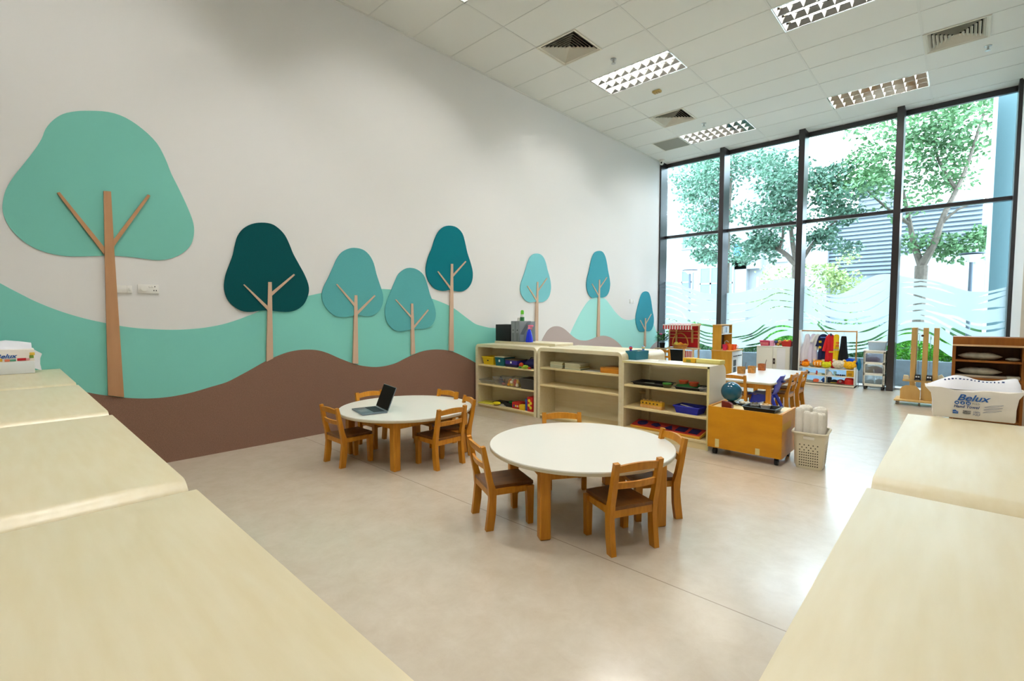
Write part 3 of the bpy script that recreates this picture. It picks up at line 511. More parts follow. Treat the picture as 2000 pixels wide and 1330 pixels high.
clone(CH0, 'wooden child chair nearest the camera, at the front right of the front round table', (3.648, -.62, 0), face(-.905, .425), g1)
clone(CH0, 'wooden child chair behind the front round table, only its top rail showing', (2.86, -.09, 0), face(.7, -.71), g1)
clone(CH0, 'wooden child chair at the far right of the front round table by the three-shelf unit', (3.575, -.135, 0), face(-.59, -.81), g1)
clone(CH0, 'wooden child chair at the near left of the laptop table', (1.13, -.935, 0), 0, g2)
clone(CH0, 'wooden child chair at the near right of the laptop table, seat turned left', (1.762, -.43, 0), face(-1, 0), g2)
clone(CH0, 'wooden child chair behind the laptop against the brown hill', (.83, -.45, 0), face(1, 0), g2)
clone(CH0, 'wooden child chair behind the laptop table, left of the two by the shelf', (1.2, -.05, 0), face(0, -1), g2)
clone(CH0, 'wooden child chair at the back right of the laptop table, nearest the shelf corner', (1.60, -.16, 0), face(-.4, -.92), g2)
g3 = 'chairs around the rectangular table'
clone(CH0, 'wooden child chair at the near end of the rectangular white table', (2.90, 3.66, 0), face(0, 1), g3)
clone(CH0, 'first wooden child chair on the right side of the rectangular table, behind the blue chair', (3.28, 4.12, 0), face(-1, 0), g3)
clone(CH0, 'farther wooden child chair on the right side of the rectangular table', (3.29, 4.62, 0), face(-1, 0), g3)
clone(CH0, 'slightly larger wooden child chair in front of the play market stall, near the potted plant', (.626, 6.31, 0), 0, 'single chair by the market stall').scale = (1.15, 1.15, 1.15)

# round tables
def round_table(label, loc, rz, r):
    t = thing('round_table', label, 'table', loc, rz, 'round white tables')
    MB().lathe([(0, .413), (r-.004, .413), (r, .417), (r, .430)], n=72).build('table_edge', m_tabedge, t)
    MB().lathe([(0, .4295), (r, .4305), (r, .436), (r-.003, .44), (0, .44)], n=72).build('tabletop', m_tabletop, t)
    for a, b in ((-1, -1), (1, -1), (1, 1), (-1, 1)):
        MB().box(a*.37-.033, a*.37+.033, b*.37-.033, b*.37+.033, 0, .413, .006, seg=1).build('leg', m_honey, t, smooth=0)
    for k in range(4):
        M = Matrix.Rotation(k*PI/2, 4, 'Z')
        MB().box(-.337, .337, -.385, -.363, .345, .413, .002, M=M, seg=1).build('apron', m_honey, t, smooth=0)
    return t
T1c = (3.217, -.389)
RT = round_table('large round white child table in the middle of the floor', (3.217, -.389, 0), math.atan2(.606, .396), .605)
clone(RT, 'round white child table near the brown hill with a laptop on it', (1.29, -.44, 0), R(0), 'round white tables')

# laptop
t = thing('laptop', 'open silver laptop with black screen on the rear round table', 'laptop', (1.255, -.805, .441), math.atan2(-.07, .31))
m_alu = mat('laptop_alu', '#7f8d97', .35, .5, metal=.6)
lb_ = MB().box(-.157, .157, -.11, .11, 0, .013, .004).build('base', m_alu, t)
k = MB()
for rr in range(5):
    for cc in range(13): k.box(-.134+cc*.0208, -.134+cc*.0208+.017, .0+rr*.019, .0+rr*.019+.015, .0128, .0142)
k.build('keyboard', plain('#22282c'), lb_, smooth=0)
MB().box(-.05, .05, -.09, -.02, .0128, .0134).build('trackpad', mat('trackpad', '#8b98a1', .3, .5, metal=.4), lb_)
Ms = Matrix.Translation((0, .112, .012)) @ Matrix.Rotation(R(-22), 4, 'X')
ld_ = MB().box(-.157, .157, -.003, .004, 0, .215, .003, M=Ms).build('lid', m_alu, t)
MB().box(-.152, .152, -.0042, -.0028, .006, .211, M=Ms).build('screen', mat('screen_black', '#050506', .45, .15), ld_)

# ---------------------------------------------------------------- shelf units
def shell_shelf(name, label, loc, rz, w, d, h, levels, r=.065, th=.042, group=None, back=True):
    t = thing(name, label, 'shelf', loc, rz, group)
    def path(o):
        rr = max(r-o, .012)
        P = [(o, 0)]
        for k in range(9):
            a = PI-PI/2*k/8; P.append((o+rr+rr*math.cos(a), h-o-rr+rr*math.sin(a)))
        for k in range(9):
            a = PI/2-PI/2*k/8; P.append((w-o-rr+rr*math.cos(a), h-o-rr+rr*math.sin(a)))
        P.append((w-o, 0)); return P
    out, inn = path(0), path(th)
    b = MB()
    rs = []
    for (a, c), (e, f) in zip(out, inn): rs.append([(a, 0, c), (e, 0, f), (e, d, f), (a, d, c)])
    b.rings(rs); b.build('carcass', m_lam, t, smooth=40)
    for z in levels: MB().box(th, w-th, .004, d-.02, z-.022, z, .003, seg=1).build('shelf_board', m_lam_e, t)
    MB().box(th, w-th, .03, .045, 0, .03).build('kick_board', m_lam_e, t)
    if back: MB().box(th, w-th, d-.018, d-.004, .0, h-th).build('back_panel', m_lam, t, smooth=0)
    return t
gs = 'pale laminate shelf units'
shell_shelf('shelf_unit', 'pale rounded shelf unit nearest the mural wall, full of toy bins', (.07, 1.55, 0), 0, 1.12, .30, .885, (.055, .335, .60), group=gs)
shell_shelf('shelf_unit', 'pale rounded shelf unit in the middle, with book stacks and two empty shelves', (1.205, 1.55, 0), 0, 1.19, .32, .885, (.055, .43, .642), group=gs)
shell_shelf('shelf_unit', 'taller pale shelf unit behind the toy bins, carrying the file boxes', (.14, 1.862, 0), 0, 1.10, .39, .915, (), r=.012, group=gs)
shell_shelf('shelf_unit', 'pale rounded shelf unit standing back to back behind the book stacks', (1.26, 1.885, 0), 0, 1.28, .37, .885, (.055, .43), group=gs, back=False)
t = thing('shelf_unit', 'lower pale shelf unit with three open shelves, next to the yellow cabinet', 'shelf', (2.405, 1.535, 0), 0, gs)
def side(x0, x1, name, m=m_lam):
    P = [(0, 0), (0, .80), (.33, .80)]+[(.33+.10*math.sin(a*PI/16), .70+.10*math.cos(a*PI/16)) for a in range(1, 9)]+[(.43, 0)]
    MB().prism(P, lambda u, v, s: (s, u, v), x0, x1).build(name, m, t, smooth=30)
side(0, .02, 'side_panel'); m_lam_lit = mat('birch_laminate_lit', '#e6e1d2', .35, .6); side(.905, .925, 'side_panel', m_lam_lit)  # right side and top coloured paler to stand in for window light
MB().box(.02, .905, 0, .36, .78, .80, .002, seg=1).build('top_board', m_lam_lit, t, smooth=0)
for z in (.085, .315, .55): MB().box(.02, .905, .004, .40, z-.022, z, .003, seg=1).build('shelf_board', m_lam_e, t)
MB().box(.02, .905, .012, .03, 0, .063).build('kick_board', m_lam_e, t, smooth=0)
MB().box(.02, .905, .395, .41, .06, .78).build('back_panel', m_lam, t, smooth=0)
MB().box(-.001, .001, -.001, .0, 0, .8).box(.0, .925, -.002, .0, .779, .8005).box(.905, .9255, -.002, 0, 0, .8).build('edge_banding', mat('yellow_edge', '#d9cc92', .5, .3), t, smooth=0)

# foreground units, left run and right run
gl = 'rounded shelf units in the left foreground'
for k, (x, lb) in enumerate(((4.925, 'pale laminate shelf unit filling the bottom left corner, nearest the camera'), (3.69, 'pale laminate shelf unit in the left foreground, second from the camera'), (2.455, 'pale laminate shelf unit in the left foreground, third from the camera'), (1.22, 'pale laminate shelf unit farthest back on the left, carrying the boxed wipes'))):
    shell_shelf('low_shelf', lb, (x, -2.708, 0), PI, 1.232, .40, .885, (.055, .43), group=gl)
gr = 'rounded shelf units in the right foreground'
for y, lb in ((-.402, 'pale laminate shelf unit on the right carrying the hand towel pack'), (-1.562, 'pale laminate shelf unit filling the bottom right corner')):
    shell_shelf('low_shelf', lb, (4.898, y, 0), -PI/2, 1.158, .42, .885, (.055, .43), group=gr)

# ---------------------------------------------------------------- shelf contents
def bin_(name, label, cat, c, w, d, h, col, rz=0, tap=.82, t=.006, rough=.4, group=None, m=None, extra=None):
    o = thing(name, label, cat, c, rz, group)
    mm = m or plain(col, rough)
    MB().frus((0, 0, 0), w*tap, d*tap, w, d, h, t).build('bin_body', mm, o, smooth=0)
    b = MB()
    for a in (-1, 1):
        b.box(-w/2-.006, w/2+.006, a*d/2-.006, a*d/2+.006, h-.012, h, .003, seg=1); b.box(a*w/2-.006, a*w/2+.006, -d/2, d/2, h-.012, h, .003, seg=1)
    b.build('rim', mm, o)
    if extra: extra(o)
    return o
def hole(o):
    MB().cyl((0, -.088, .06), (0, -.105, .06), .008, 10).build('finger_hole', m_black, o)
Z = .6
bin_('toy_bin', 'yellow plastic bin on the top shelf next to the wall', 'bin', (.285, 1.68, Z), .225, .20, .112, '#e6c21c', extra=hole)
o = thing('toy_bin', 'dark teal bin with a lid standing between the yellow and purple boxes', 'bin', (.51, 1.69, Z))
MB().frus((0, 0, 0), .15, .2, .17, .22, .115, .005).build('bin_body', plain('#16646c'), o, smooth=0)
MB().box(-.09, .09, -.115, .12, .115, .128, .004).build('lid', plain('#c9c3a0'), o)
MB().box(-.012, .012, -.112, -.103, .055, .085).build('label', m_white, o)
o = thing('toy_bin', 'purple box with dark lid on the top shelf', 'box', (.725, 1.67, Z))
MB().box(-.105, .105, -.09, .12, 0, .035, .004).build('base', plain('#1c1636'), o)
MB().box(-.105, .105, -.09, .12, .035, .088, .004).build('bin_body', plain('#3d2f90'), o)
MB().box(-.11, .11, -.095, .125, .088, .1, .004).build('lid', plain('#5a4a32'), o)
MB().box(-.012, .012, -.0945, -.089, .05, .075).build('label', m_white, o)
one('toy_ball', MB().sph((0, 0, .034), .034), plain('#d8451f'), 'red-orange toy ball beside the purple box', 'ball', (.875, 1.62, Z))
o = thing('toy_bag', 'dark navy toy bag at the right end of the top shelf', 'bag', (1.02, 1.69, Z))
MB().sph((0, 0, .06), (.115, .09, .062), 18, 10).build('bag_body', plain('#1d1c5c', .6), o)
MB().tube([(-.06, 0, .1), (-.03, -.01, .135), (.03, -.01, .135), (.06, 0, .1)], .007).build('handle', plain('#15143f'), o)
one('toy_boat', MB().frus((0, 0, 0), .07, .05, .1, .07, .025).frus((0, 0, .025), .06, .05, .045, .03, .02), plain('#9fb92f'), 'small lime toy boat in front of the navy bag', 'toy', (.985, 1.575, Z), R(-8))
for x, c, lb in ((.90, '#2f8f45', 'tiny green toy block at the front of the top shelf'), (1.06, '#b7221d', 'tiny red toy block at the right front of the top shelf')):
    one('toy_block', MB().box(-.016, .016, -.014, .014, 0, .024, .003), plain(c), lb, 'toy', (x, 1.568, Z))
Z = .335
m_clear = see_through('clear_plastic', (.97, .98, .98), gloss=.025, rough=.15, veil=.13, veil_col=(.97, .98, .98))
m_clearg = see_through('smoky_plastic', (.7, .7, .68), gloss=.06, rough=.2, veil=.6, veil_col=(.5, .48, .45))
bin_('storage_tray', 'shallow clear white tray on the middle shelf by the wall', 'tray', (.25, 1.66, Z), .26, .18, .055, '#dfe0dc', m=m_clear)
one('toy_bottle', MB().lathe([(0, 0), (.03, 0), (.032, .06), (.014, .075), (.014, .09), (0, .09)]), plain('#1f5fae'), 'blue toy bottle standing behind the shallow tray', 'toy', (.36, 1.76, Z))
bin_('storage_bin', 'clear plastic bin with a few blue and pink pieces, left of the orange toys', 'bin', (.49, 1.68, Z), .22, .2, .11, '#ccd', m=m_clear)
for k, (dx, dy, c) in enumerate(((-.05, .03, '#3d6ca5'), (.0, -.02, '#48566a'), (.05, -.045, '#c4576a'), (.06, .03, '#5a86b8'))):
    one('toy_piece', MB().box(-.024, .024, -.02, .02, 0, .03, .006), plain(c), ['steel blue toy piece in the clear bin', 'grey-blue toy piece in the clear bin', 'pinkish toy piece in the clear bin', 'light blue toy piece in the clear bin'][k], 'toy', (.49+dx, 1.68+dy, Z+.006), R(20*k))
bin_('storage_bin', 'clear bin full of yellow and orange toy animals on the middle shelf', 'bin', (.745, 1.67, Z), .24, .21, .125, '#dde', m=m_clear)
for k in range(14):
    c = ['#f0a41c', '#e9cf3c', '#e06a23', '#f2e6c8', '#d33f2c', '#f5b93a'][k % 6]
    one('toy_figure', MB().sph((0, 0, .024), (.028, .024, .024), 10, 6).sph((.016, -.006, .05), .016, 8, 6), plain(c), 'small yellow, orange or red toy animal in the clear bin', 'toy', (.672+.049*(k % 4), 1.60+.05*((k//4) % 2)+.01*(k % 3), Z+.007+.034*(k//8)), R(50*k), 'toy animals in the clear bin')
bin_('storage_bin', 'smoky grey bin with black contents at the right end of the middle shelf', 'bin', (1.01, 1.67, Z), .25, .22, .135, '#777', m=m_clearg)
one('black_cloth', MB().sph((0, 0, .06), (.09, .08, .055), 14, 8), plain('#18181a', .9), 'black cloth bundle inside the smoky grey bin', 'cloth', (1.01, 1.67, Z+.006))
Z = .055
one('picture_book', MB().box(-.13, .13, -.09, .09, 0, .012, .002), plain('#d8cf3f'), 'yellow flat folder on the bottom shelf next to the wall', 'book', (.24, 1.65, Z), R(6))
one('black_board', MB().box(-.13, .13, -.08, .08, 0, .012, .002), plain('#1a1712'), 'thin black board lying behind the yellow folder', 'board', (.42, 1.75, Z+.013), R(4))
one('picture_book', MB().box(-.10, .10, -.07, .07, 0, .010, .002), plain('#cfcbb4'), 'pale flat book on the bottom shelf beside the yellow folder', 'book', (.50, 1.645, Z), R(-4))
one('toy_bag', MB().sph((0, 0, .022), (.06, .05, .022), 14, 8), plain('#e3cf17'), 'small bright yellow bag at the front of the bottom shelf', 'bag', (.465, 1.575, Z+.012))
bin_('toy_tray', 'black tray holding a green bowl on the bottom shelf', 'tray', (.66, 1.68, Z), .2, .16, .055, '#161616')
one('toy_bowl', MB().lathe([(0, 0), (.03, 0), (.055, .035), (.05, .035), (.028, .006), (0, .006)]), plain('#2f9a45'), 'green bowl in the black tray', 'bowl', (.67, 1.67, Z+.03))
o = thing('toy_box', 'red toy box with small printed pictures on the bottom shelf', 'box', (.81, 1.66, Z))
MB().box(-.075, .075, -.07, .07, 0, .085, .003).build('box_body', plain('#c2261f'), o)
for k, c in ((-.04, '#3a3f9a'), (-.01, '#e7c93c'), (.02, '#e0dbd0'), (.045, '#e08a2a')): MB().box(k-.01, k+.01, -.0715, -.069, .025, .05).build('picture', plain(c), o)
one('toy_box', MB().box(-.045, .045, -.03, .03, 0, .07, .004), plain('#e2b91f'), 'small yellow box between the two red boxes', 'box', (.925, 1.60, Z))
one('toy_box', MB().box(-.02, .02, -.07, .07, 0, .15, .003), plain('#2f4fa0'), 'slim blue box standing left of the tall red box', 'box', (.985, 1.66, Z))
o = thing('toy_box', 'tall red box with yellow circles at the right end of the bottom shelf', 'box', (1.06, 1.655, Z))
MB().box(-.045, .045, -.08, .08, 0, .185, .003).build('box_body', plain('#c71f1f'), o)
for a, b in ((-.012, .14), (.016, .11), (-.014, .08), (.014, .05)): MB().cyl((a, -.079, b), (a, -.0825, b), .02, 14).build('circle_print', plain('#e3cf2b'), o)
# second unit
Z = .642
def book(x, y, z, w, d, h, c, label, rz=0, group='picture books in the two stacks'):
    o = thing('picture_book', label, 'book', (x, y, z), rz, group)
    MB().box(-w/2, w/2, -d/2, d/2, 0, .002).box(-w/2, w/2, -d/2, d/2, h-.002, h).box(w/2-.002, w/2, -d/2, d/2, 0, h).build('cover', plain(c), o, smooth=0)
    MB().box(-w/2+.003, w/2-.003, -d/2+.003, d/2-.003, .002, h-.002).build('pages', plain('#e0dabd'), o, smooth=0)
    return o
cols = ['#b9b08b', '#c9c3a0', '#8ba38c', '#d6cfae', '#a89a5a', '#bfb98e']
for k in range(6): book(1.475+.004*(k % 2), 1.68, Z+.0125*k, .19, .2, .012, cols[k], ['picture book at the bottom of the left stack', 'second lowest picture book in the left stack', 'third picture book up in the left stack', 'fourth picture book up in the left stack', 'picture book just under the top of the left stack', 'picture book on top of the left stack'][k], R(2*(k % 3)-2))
for k in range(6): book(1.715-.004*(k % 2), 1.68, Z+.0125*k, .22, .2, .012, cols[(k+2) % 6], ['picture book at the bottom of the right stack', 'second lowest picture book in the right stack', 'third picture book up in the right stack', 'fourth picture book up in the right stack', 'picture book just under the top of the right stack', 'picture book on top of the right stack'][k], R(3-2*(k % 3)))
one('paper_sheet', MB().box(-.11, .11, -.08, .08, 0, .004), plain('#b9b4aa'), 'loose pale paper sheets beside the book stacks', 'paper', (1.985, 1.67, Z), R(5))
o = thing('wooden_box', 'flat orange-brown wooden box at the right end of the book shelf', 'box', (2.225, 1.69, Z))
MB().box(-.125, .125, -.11, .12, 0, .052, .003).build('box_body', wood('orange_box', '#bf7414', '#cf8a24', .45, 4, (1, 5, 5)), o)
MB().box(-.127, .127, -.112, .122, .052, .062, .003).build('lid', wood('orange_box2', '#a9690f', '#b87a20', .45, 4, (1, 5, 5)), o)
# third unit
Z = .55
def tray(label, c, w, d, h, col, rz=0, m=None):
    o = thing('activity_tray', label, 'tray', c, rz)
    MB().frus((0, 0, 0), w*.9, d*.86, w, d, h, .005).build('tray_body', m or plain(col, .35), o, smooth=0)
    b = MB()
    for a in (-1, 1): b.box(-w/2-.01, w/2+.01, a*(d/2+.004)-.006, a*(d/2+.004)+.006, h-.005, h, .002, seg=1); b.box(a*(w/2+.004)-.006, a*(w/2+.004)+.006, -d/2, d/2, h-.005, h, .002, seg=1)
    b.build('rim', m or plain(col, .35), o)
    return o
tray('long black tray on the top shelf of the lower unit, left side', (2.68, 1.70, Z), .37, .24, .03, '#121212', R(0))
one('paper_card', MB().box(-.05, .05, -.05, .05, 0, .004), plain('#9aa58f'), 'small printed card in the left black tray', 'card', (2.63, 1.71, Z+.008), R(18))
def tub(label, c, r, h, body, lid):
    o = thing('lidded_tub', label, 'container', c)
    MB().lathe([(0, 0), (r*.86, 0), (r, h*.8), (0, h*.8)], n=20).build('tub_body', body, o)
    MB().lathe([(0, h*.78), (r*1.06, h*.78), (r*1.06, h), (r*.9, h), (0, h*.97)], n=20).build('lid', lid, o)
m_tubc = see_through('tub_plastic', (.9, .9, .7), veil=.5, veil_col=(.72, .66, .35))
tub('clear tub with a green lid at the end of the left black tray', (2.885, 1.595, Z), .042, .05, m_tubc, plain('#3f8f2d'))
tray('black tray with a green bag and two orange-lidded tubs', (3.10, 1.70, Z), .27, .24, .028, '#121212')
one('green_bag', MB().sph((0, 0, .02), (.115, .07, .026), 16, 8).sph((.07, .02, .03), (.05, .05, .03), 12, 8), mat('green_bag', '#1f6a2e', .5, .4, bump=.4, bscale=30), 'crumpled dark green bag in the right black tray', 'bag', (3.06, 1.67, Z+.006))
tub('orange-lidded tub on the green bag, left one', (3.02, 1.68, Z+.04), .045, .042, plain('#c1592c'), plain('#dd4f1c'))
tub('orange-lidded tub on the green bag, right one', (3.13, 1.66, Z+.036), .045, .040, plain('#c1592c'), plain('#dd4f1c'))
bin_('small_tub', 'small clear white tub at the right end of the top shelf', 'container', (3.262, 1.60, Z), .075, .09, .045, '#c9c5b4', m=m_clear)
Z = .315
o = thing('cylinder_block', 'yellow wooden cylinder block with round holes on the middle shelf', 'toy', (2.71, 1.63, Z), R(-4))
MB().box(-.125, .125, -.035, .035, 0, .03, .002).build('base_block', m_beech, o)
MB().box(-.125, .125, -.03, .03, .03, .072, .002).build('block', wood('yellow_block', '#d9a41c', '#e0b136', .45, 4, (1, 5, 5)), o)
for k in range(6): MB().lathe([(.010, 0), (.012, .004), (.005, .012), (.0, .013)], (-.10+.04*k, 0, .072)).build('knob', m_beech, o)
for k in range(5): MB().cyl((-.095+.042*k, -.0295, .05), (-.095+.042*k, -.0312, .05), .009, 12).build('hole', plain('#4a3208'), o)
o = bin_('blue_basket', 'deep blue plastic basket on the middle shelf of the lower unit', 'basket', (3.10, 1.66, Z), .26, .19, .075, '#1a22a8', rz=R(-3))
MB().box(-.09, .06, -.05, -.03, .066, .07, M=Matrix.Rotation(R(8), 4, 'Y')).build('paper_strip', m_white, o)
o = thing('shape_board', 'long red shape board with dark blue shapes on the bottom shelf', 'toy', (2.86, 1.67, .092), R(-2)); o.rotation_euler = (R(11), 0, R(-2)); o.location.z = .104
MB().box(-.38, .38, -.09, .09, 0, .026, .002).build('board_edge', wood('board_edge', '#d79a28', '#e3ab3d', .45, 4, (1, 5, 5)), o)
MB().box(-.375, .375, -.085, .085, .026, .029).build('red_top', plain('#b8352c'), o)
m_nv = plain('#1d1a52')
MB().lathe([(0, 0), (.055, 0), (.055, .006), (0, .006)], (-.28, 0, .029), 28).build('circle', m_nv, o)
MB().prism([(-.05+.1*0, -.02), (.02, -.045), (.05, .0), (.0, .05), (-.045, .03)], lambda u, v, s: (-.12+u, v, s), .029, .035).build('rounded_shape', m_nv, o)
MB().prism([(-.05, -.05), (.05, -.05), (0, .05)], lambda u, v, s: (.03+u, v, s), .029, .035).build('triangle', m_nv, o)
MB().prism([(-.05, -.05), (.05, -.05), (.05, .05), (-.05, .05)], lambda u, v, s: (.16+u, v, s), .029, .035).build('square', m_nv, o)
MB().prism([(-.045, -.055), (.045, -.055), (.045, .055), (-.045, .055)], lambda u, v, s: (.295+u, v, s), .029, .035).build('rectangle', m_nv, o)

# on top of the units
Z = .80
o = thing('craft_box', 'teal box with colourful pegs standing on the lower shelf top', 'box', (2.44, 1.79, Z), R(-8))
MB().frus((0, 0, 0), .135, .22, .14, .23, .095, .008).build('box_body', plain('#176d82', .35), o, smooth=0)
MB().box(-.06, .06, -.1, .1, .07, .075).build('paper_filling', plain('#dcd7d2'), o)
def peg(label, x, y, c1, c2, z):
    o = thing('peg_doll', label, 'toy', (x, y, z))
    MB().lathe([(0, 0), (.016, 0), (.012, .035), (0, .036)]).build('body', plain(c1), o); MB().sph((0, 0, .05), .019, 14, 10).build('head', plain(c2), o)
    MB().lathe([(.017, .05), (.014, .066), (0, .071)]).build('hat', plain(c1), o)
peg('peg doll with blue body and red head in the teal box', 2.40, 1.72, '#3a3fa0', '#c8322e', .876)
peg('peg doll with pale head at the far end of the teal box', 2.47, 1.87, '#5b84c4', '#d6cf9a', .876)
o = thing('story_book', 'orange-yellow book lying at the back of the lower shelf top', 'book', (3.02, 1.855, Z), R(-4), None)
MB().box(-.065, .065, -.05, .05, 0, .045, .002).build('cover', plain('#dba81d'), o)
MB().box(-.03, .02, -.0515, -.049, .005, .03).build('picture', plain('#8d8a2a'), o)
o = thing('story_book', 'pale yellow-green book lying next to the orange-yellow one', 'book', (3.22, 1.84, Z), R(-6), None)
MB().box(-.125, .125, -.05, .05, 0, .042, .002).build('cover', plain('#d8cd7c'), o)
MB().box(-.12, .12, -.0515, -.049, .006, .012).build('page_line', plain('#b6a95a'), o)
one('white_pen', MB().tube([(-.03, 0, .006), (.05, .04, .006)], .005), m_white, 'white pen on the lower shelf top', 'pen', (2.74, 1.75, Z))
Z = .915
o = thing('file_box', 'black file box on the tallest shelf unit', 'file box', (.28, 2.0, Z))
MB().box(-.14, .14, -.12, .12, 0, .235, .003).build('box_body', plain('#101114', .6), o)
def holder(x, label, clear=False):
    o = thing('magazine_holder', label, 'magazine holder', (x, 2.02, Z), 0, 'grey magazine holders')
    m = m_clearm if clear else m_grey
    P = [(-.12, 0), (.12, 0), (.12, .285), (-.02, .285), (-.12, .285)] if not clear else [(-.12, 0), (.12, 0), (.12, .28), (.04, .28), (-.12, .10)]
    for s in (-.038, .036): MB().prism(P, lambda u, v, w: (w, u, v), s, s+.003).build('side', m, o, smooth=0)
    MB().box(-.038, .038, -.12, -.117, 0, .285 if not clear else .1).build('spine', m, o, smooth=0)
    MB().box(-.038, .038, -.12, .12, 0, .004).build('base', m, o, smooth=0)
    if not clear:
        MB().cyl((0, -.1195, .16), (0, -.1215, .16), .009, 14).build('finger_hole', m_black, o)
        g = MB()
        for k in range(4): g.box(-.018+k*.011, -.013+k*.011, -.1215, -.1195, .01, .12)
        g.build('vent_slots', plain('#585c5f'), o, smooth=0)
m_grey = plain('#8c9194', .45); m_clearm = see_through('clear_grey', (.8, .84, .88), gloss=.06, rough=.15, veil=.5, veil_col=(.62, .66, .7))
holder(.465, 'opaque grey magazine holder touching the black file box'); holder(.545, 'opaque grey magazine holder next to the clear one')
holder(.63, 'translucent grey magazine holder with a sloping front', True)
o = thing('spray_bottle', 'blue cleaning spray bottle with a pink trigger on the shelf top', 'spray bottle', (.74, 1.93, Z), R(20))
MB().lathe([(0, 0), (.05, 0), (.052, .02), (.04, .09), (.03, .14), (.018, .165), (.016, .18), (0, .18)]).build('bottle', mat('blue_liquid', '#1b2fd6', .2, .5), o)
MB().lathe([(.018, .178), (.018, .2), (.012, .21), (0, .21)]).build('collar', plain('#e58aa5'), o)
MB().box(-.016, .05, -.014, .014, .208, .235, .006).box(.048, .062, -.008, .008, .215, .23, .003).box(.028, .036, -.008, .008, .17, .21, .003).build('trigger_head', plain('#e87d9c'), o)
for x, lb, c in ((.395, 'white and green spray can with a green cap behind the black file box', '#dfe2df'), (.335, 'slim white bottle half hidden behind the black file box', '#e4e3dd')):
    o = thing('spray_can', lb, 'bottle', (x, 2.17, Z))
    g = x > .36
    MB().lathe([(0, 0), (.028, 0), (.03, .01), (.03, .36 if g else .30), (.022, .385 if g else .33), (0, .385 if g else .33)]).build('can', plain(c), o)
    if g:
        MB().lathe([(.024, .38), (.024, .42), (.016, .44), (0, .44)]).build('cap', plain('#66c72c'), o)
        MB().lathe([(.0305, .28), (.0305, .34)]).build('label_band', plain('#3f8a52'), o)

# ---------------------------------------------------------------- yellow rolling cabinet and what stands on it
m_caster = plain('#151515', .5)
def casters(t, pts, r=.028, fork=True, m=None):
    for x, y in pts:
        MB().cyl((x-.014, y, r), (x+.014, y, r), r, 16).box(x-.018, x+.018, y-.012, y+.012, r, r*2+.012, .003).build('caster', m or m_caster, t)
t = thing('rolling_cabinet', 'yellow plywood cabinet on black casters with pale tape patches', 'cabinet', (3.655, 1.70, 0))
m_inside = wood('cabinet_top', '#dcc48c', '#e6d3a2', .4, 3, (1.2, 6, 6))
MB().box(-.305, .315, -.235, -.217, .065, .447, .002).build('front_panel', m_orange_ply, t, smooth=0)
MB().box(-.285, .295, .20, .219, .065, .415, .002).build('back_panel', m_orange_ply, t, smooth=0)
for s, e in ((-.305, -.285), (.295, .315)):
    MB().prism([(-.217, .065), (.22, .065), (.22, .45), (-.217, .45)], lambda u, v, w: (w, u, v), s, e).build('side_panel', m_orange_ply, t, smooth=0)
MB().box(-.285, .295, -.217, .22, .415, .438).build('top_board', m_inside, t, smooth=0)
MB().box(-.285, .295, -.215, .2, .065, .085).build('base_board', m_orange_ply, t, smooth=0)
for a, b, c, d in ((-.235, -.20, .075, .15), (.11, .145, .07, .125)): MB().box(a, b, -.2365, -.2345, c, d).build('tape_patch', plain('#d9c98a', .7), t)
MB().box(.2985, .3165, -.23, .05, .3, .36).build('tape_patch', plain('#d0a43a', .6), t)
casters(t, [(-.25, -.19), (.27, -.19), (-.25, .17), (.27, .17)])
Z = .438
o = thing('globe', 'glossy teal ball standing on the yellow cabinet', 'globe', (3.455, 1.76, Z))
MB().lathe([(.0, 0), (.05, 0), (.045, .015), (.02, .028), (.0, .03)]).build('stand', plain('#26231f'), o)
MB().sph((0, 0, .118), .093, 32, 20).build('ball', mat('globe_teal', '#06506a', .1, .6), o)
MB().tube([(.10*math.cos(a), 0, .118+.10*math.sin(a)) for a in [R(-100+12*k) for k in range(8)]], .004).build('arc', plain('#b8c4c4'), o)
o = thing('wood_block', 'small dark red wooden block at the front of the yellow cabinet', 'block', (3.50, 1.53, Z))
MB().prism([(-.045, 0), (.045, 0), (.045, .035), (.02, .052), (-.045, .06)], lambda u, v, s: (u, s, v), -.02, .02).build('block', plain('#6b1d12', .4), o)
o = thing('black_dish', 'round black dish with pale shells beside the teal ball', 'dish', (3.57, 1.79, Z))
MB().lathe([(0, 0), (.06, 0), (.085, .018), (.08, .02), (.055, .006), (0, .006)], n=28).build('dish', plain('#111', .3), o)
for k in range(6):
    a = k*1.05; one('seashell', MB().sph((0, 0, .012), (.02, .015, .013), 10, 6).sph((.012, .003, .015), (.009, .009, .008), 8, 5), plain('#e2d6bd'), 'pale seashell heaped in the round black dish', 'shell', (3.57+.032*math.cos(a), 1.79+.032*math.sin(a), Z+.007), a, 'shells in the black dish')
o = tray('wide black tray holding two small bowls on the yellow cabinet', (3.775, 1.60, Z), .27, .20, .04, '#0f0f11', R(-2))
for x, lb, c in ((3.70, 'clear bowl of dark pebbles in the cabinet tray', '#6a6152'), (3.79, 'white bowl of tan seeds in the cabinet tray', '#cba873')):
    b = thing('small_bowl', lb, 'bowl', (x, 1.64, Z+.006), 0, None)
    MB().lathe([(0, 0), (.03, 0), (.046, .045), (.042, .045), (.027, .005), (0, .005)], n=22).build('bowl', m_clear if x < 3.75 else plain('#d8d4cd'), b)
    MB().sph((0, 0, .03), (.036, .036, .022), 12, 6).sph((.012, .01, .045), .013, 8, 5).sph((-.013, -.006, .044), .014, 8, 5).build('contents', mat('cont'+c, c, .8, .2, mott=.4, mscale=80), b)

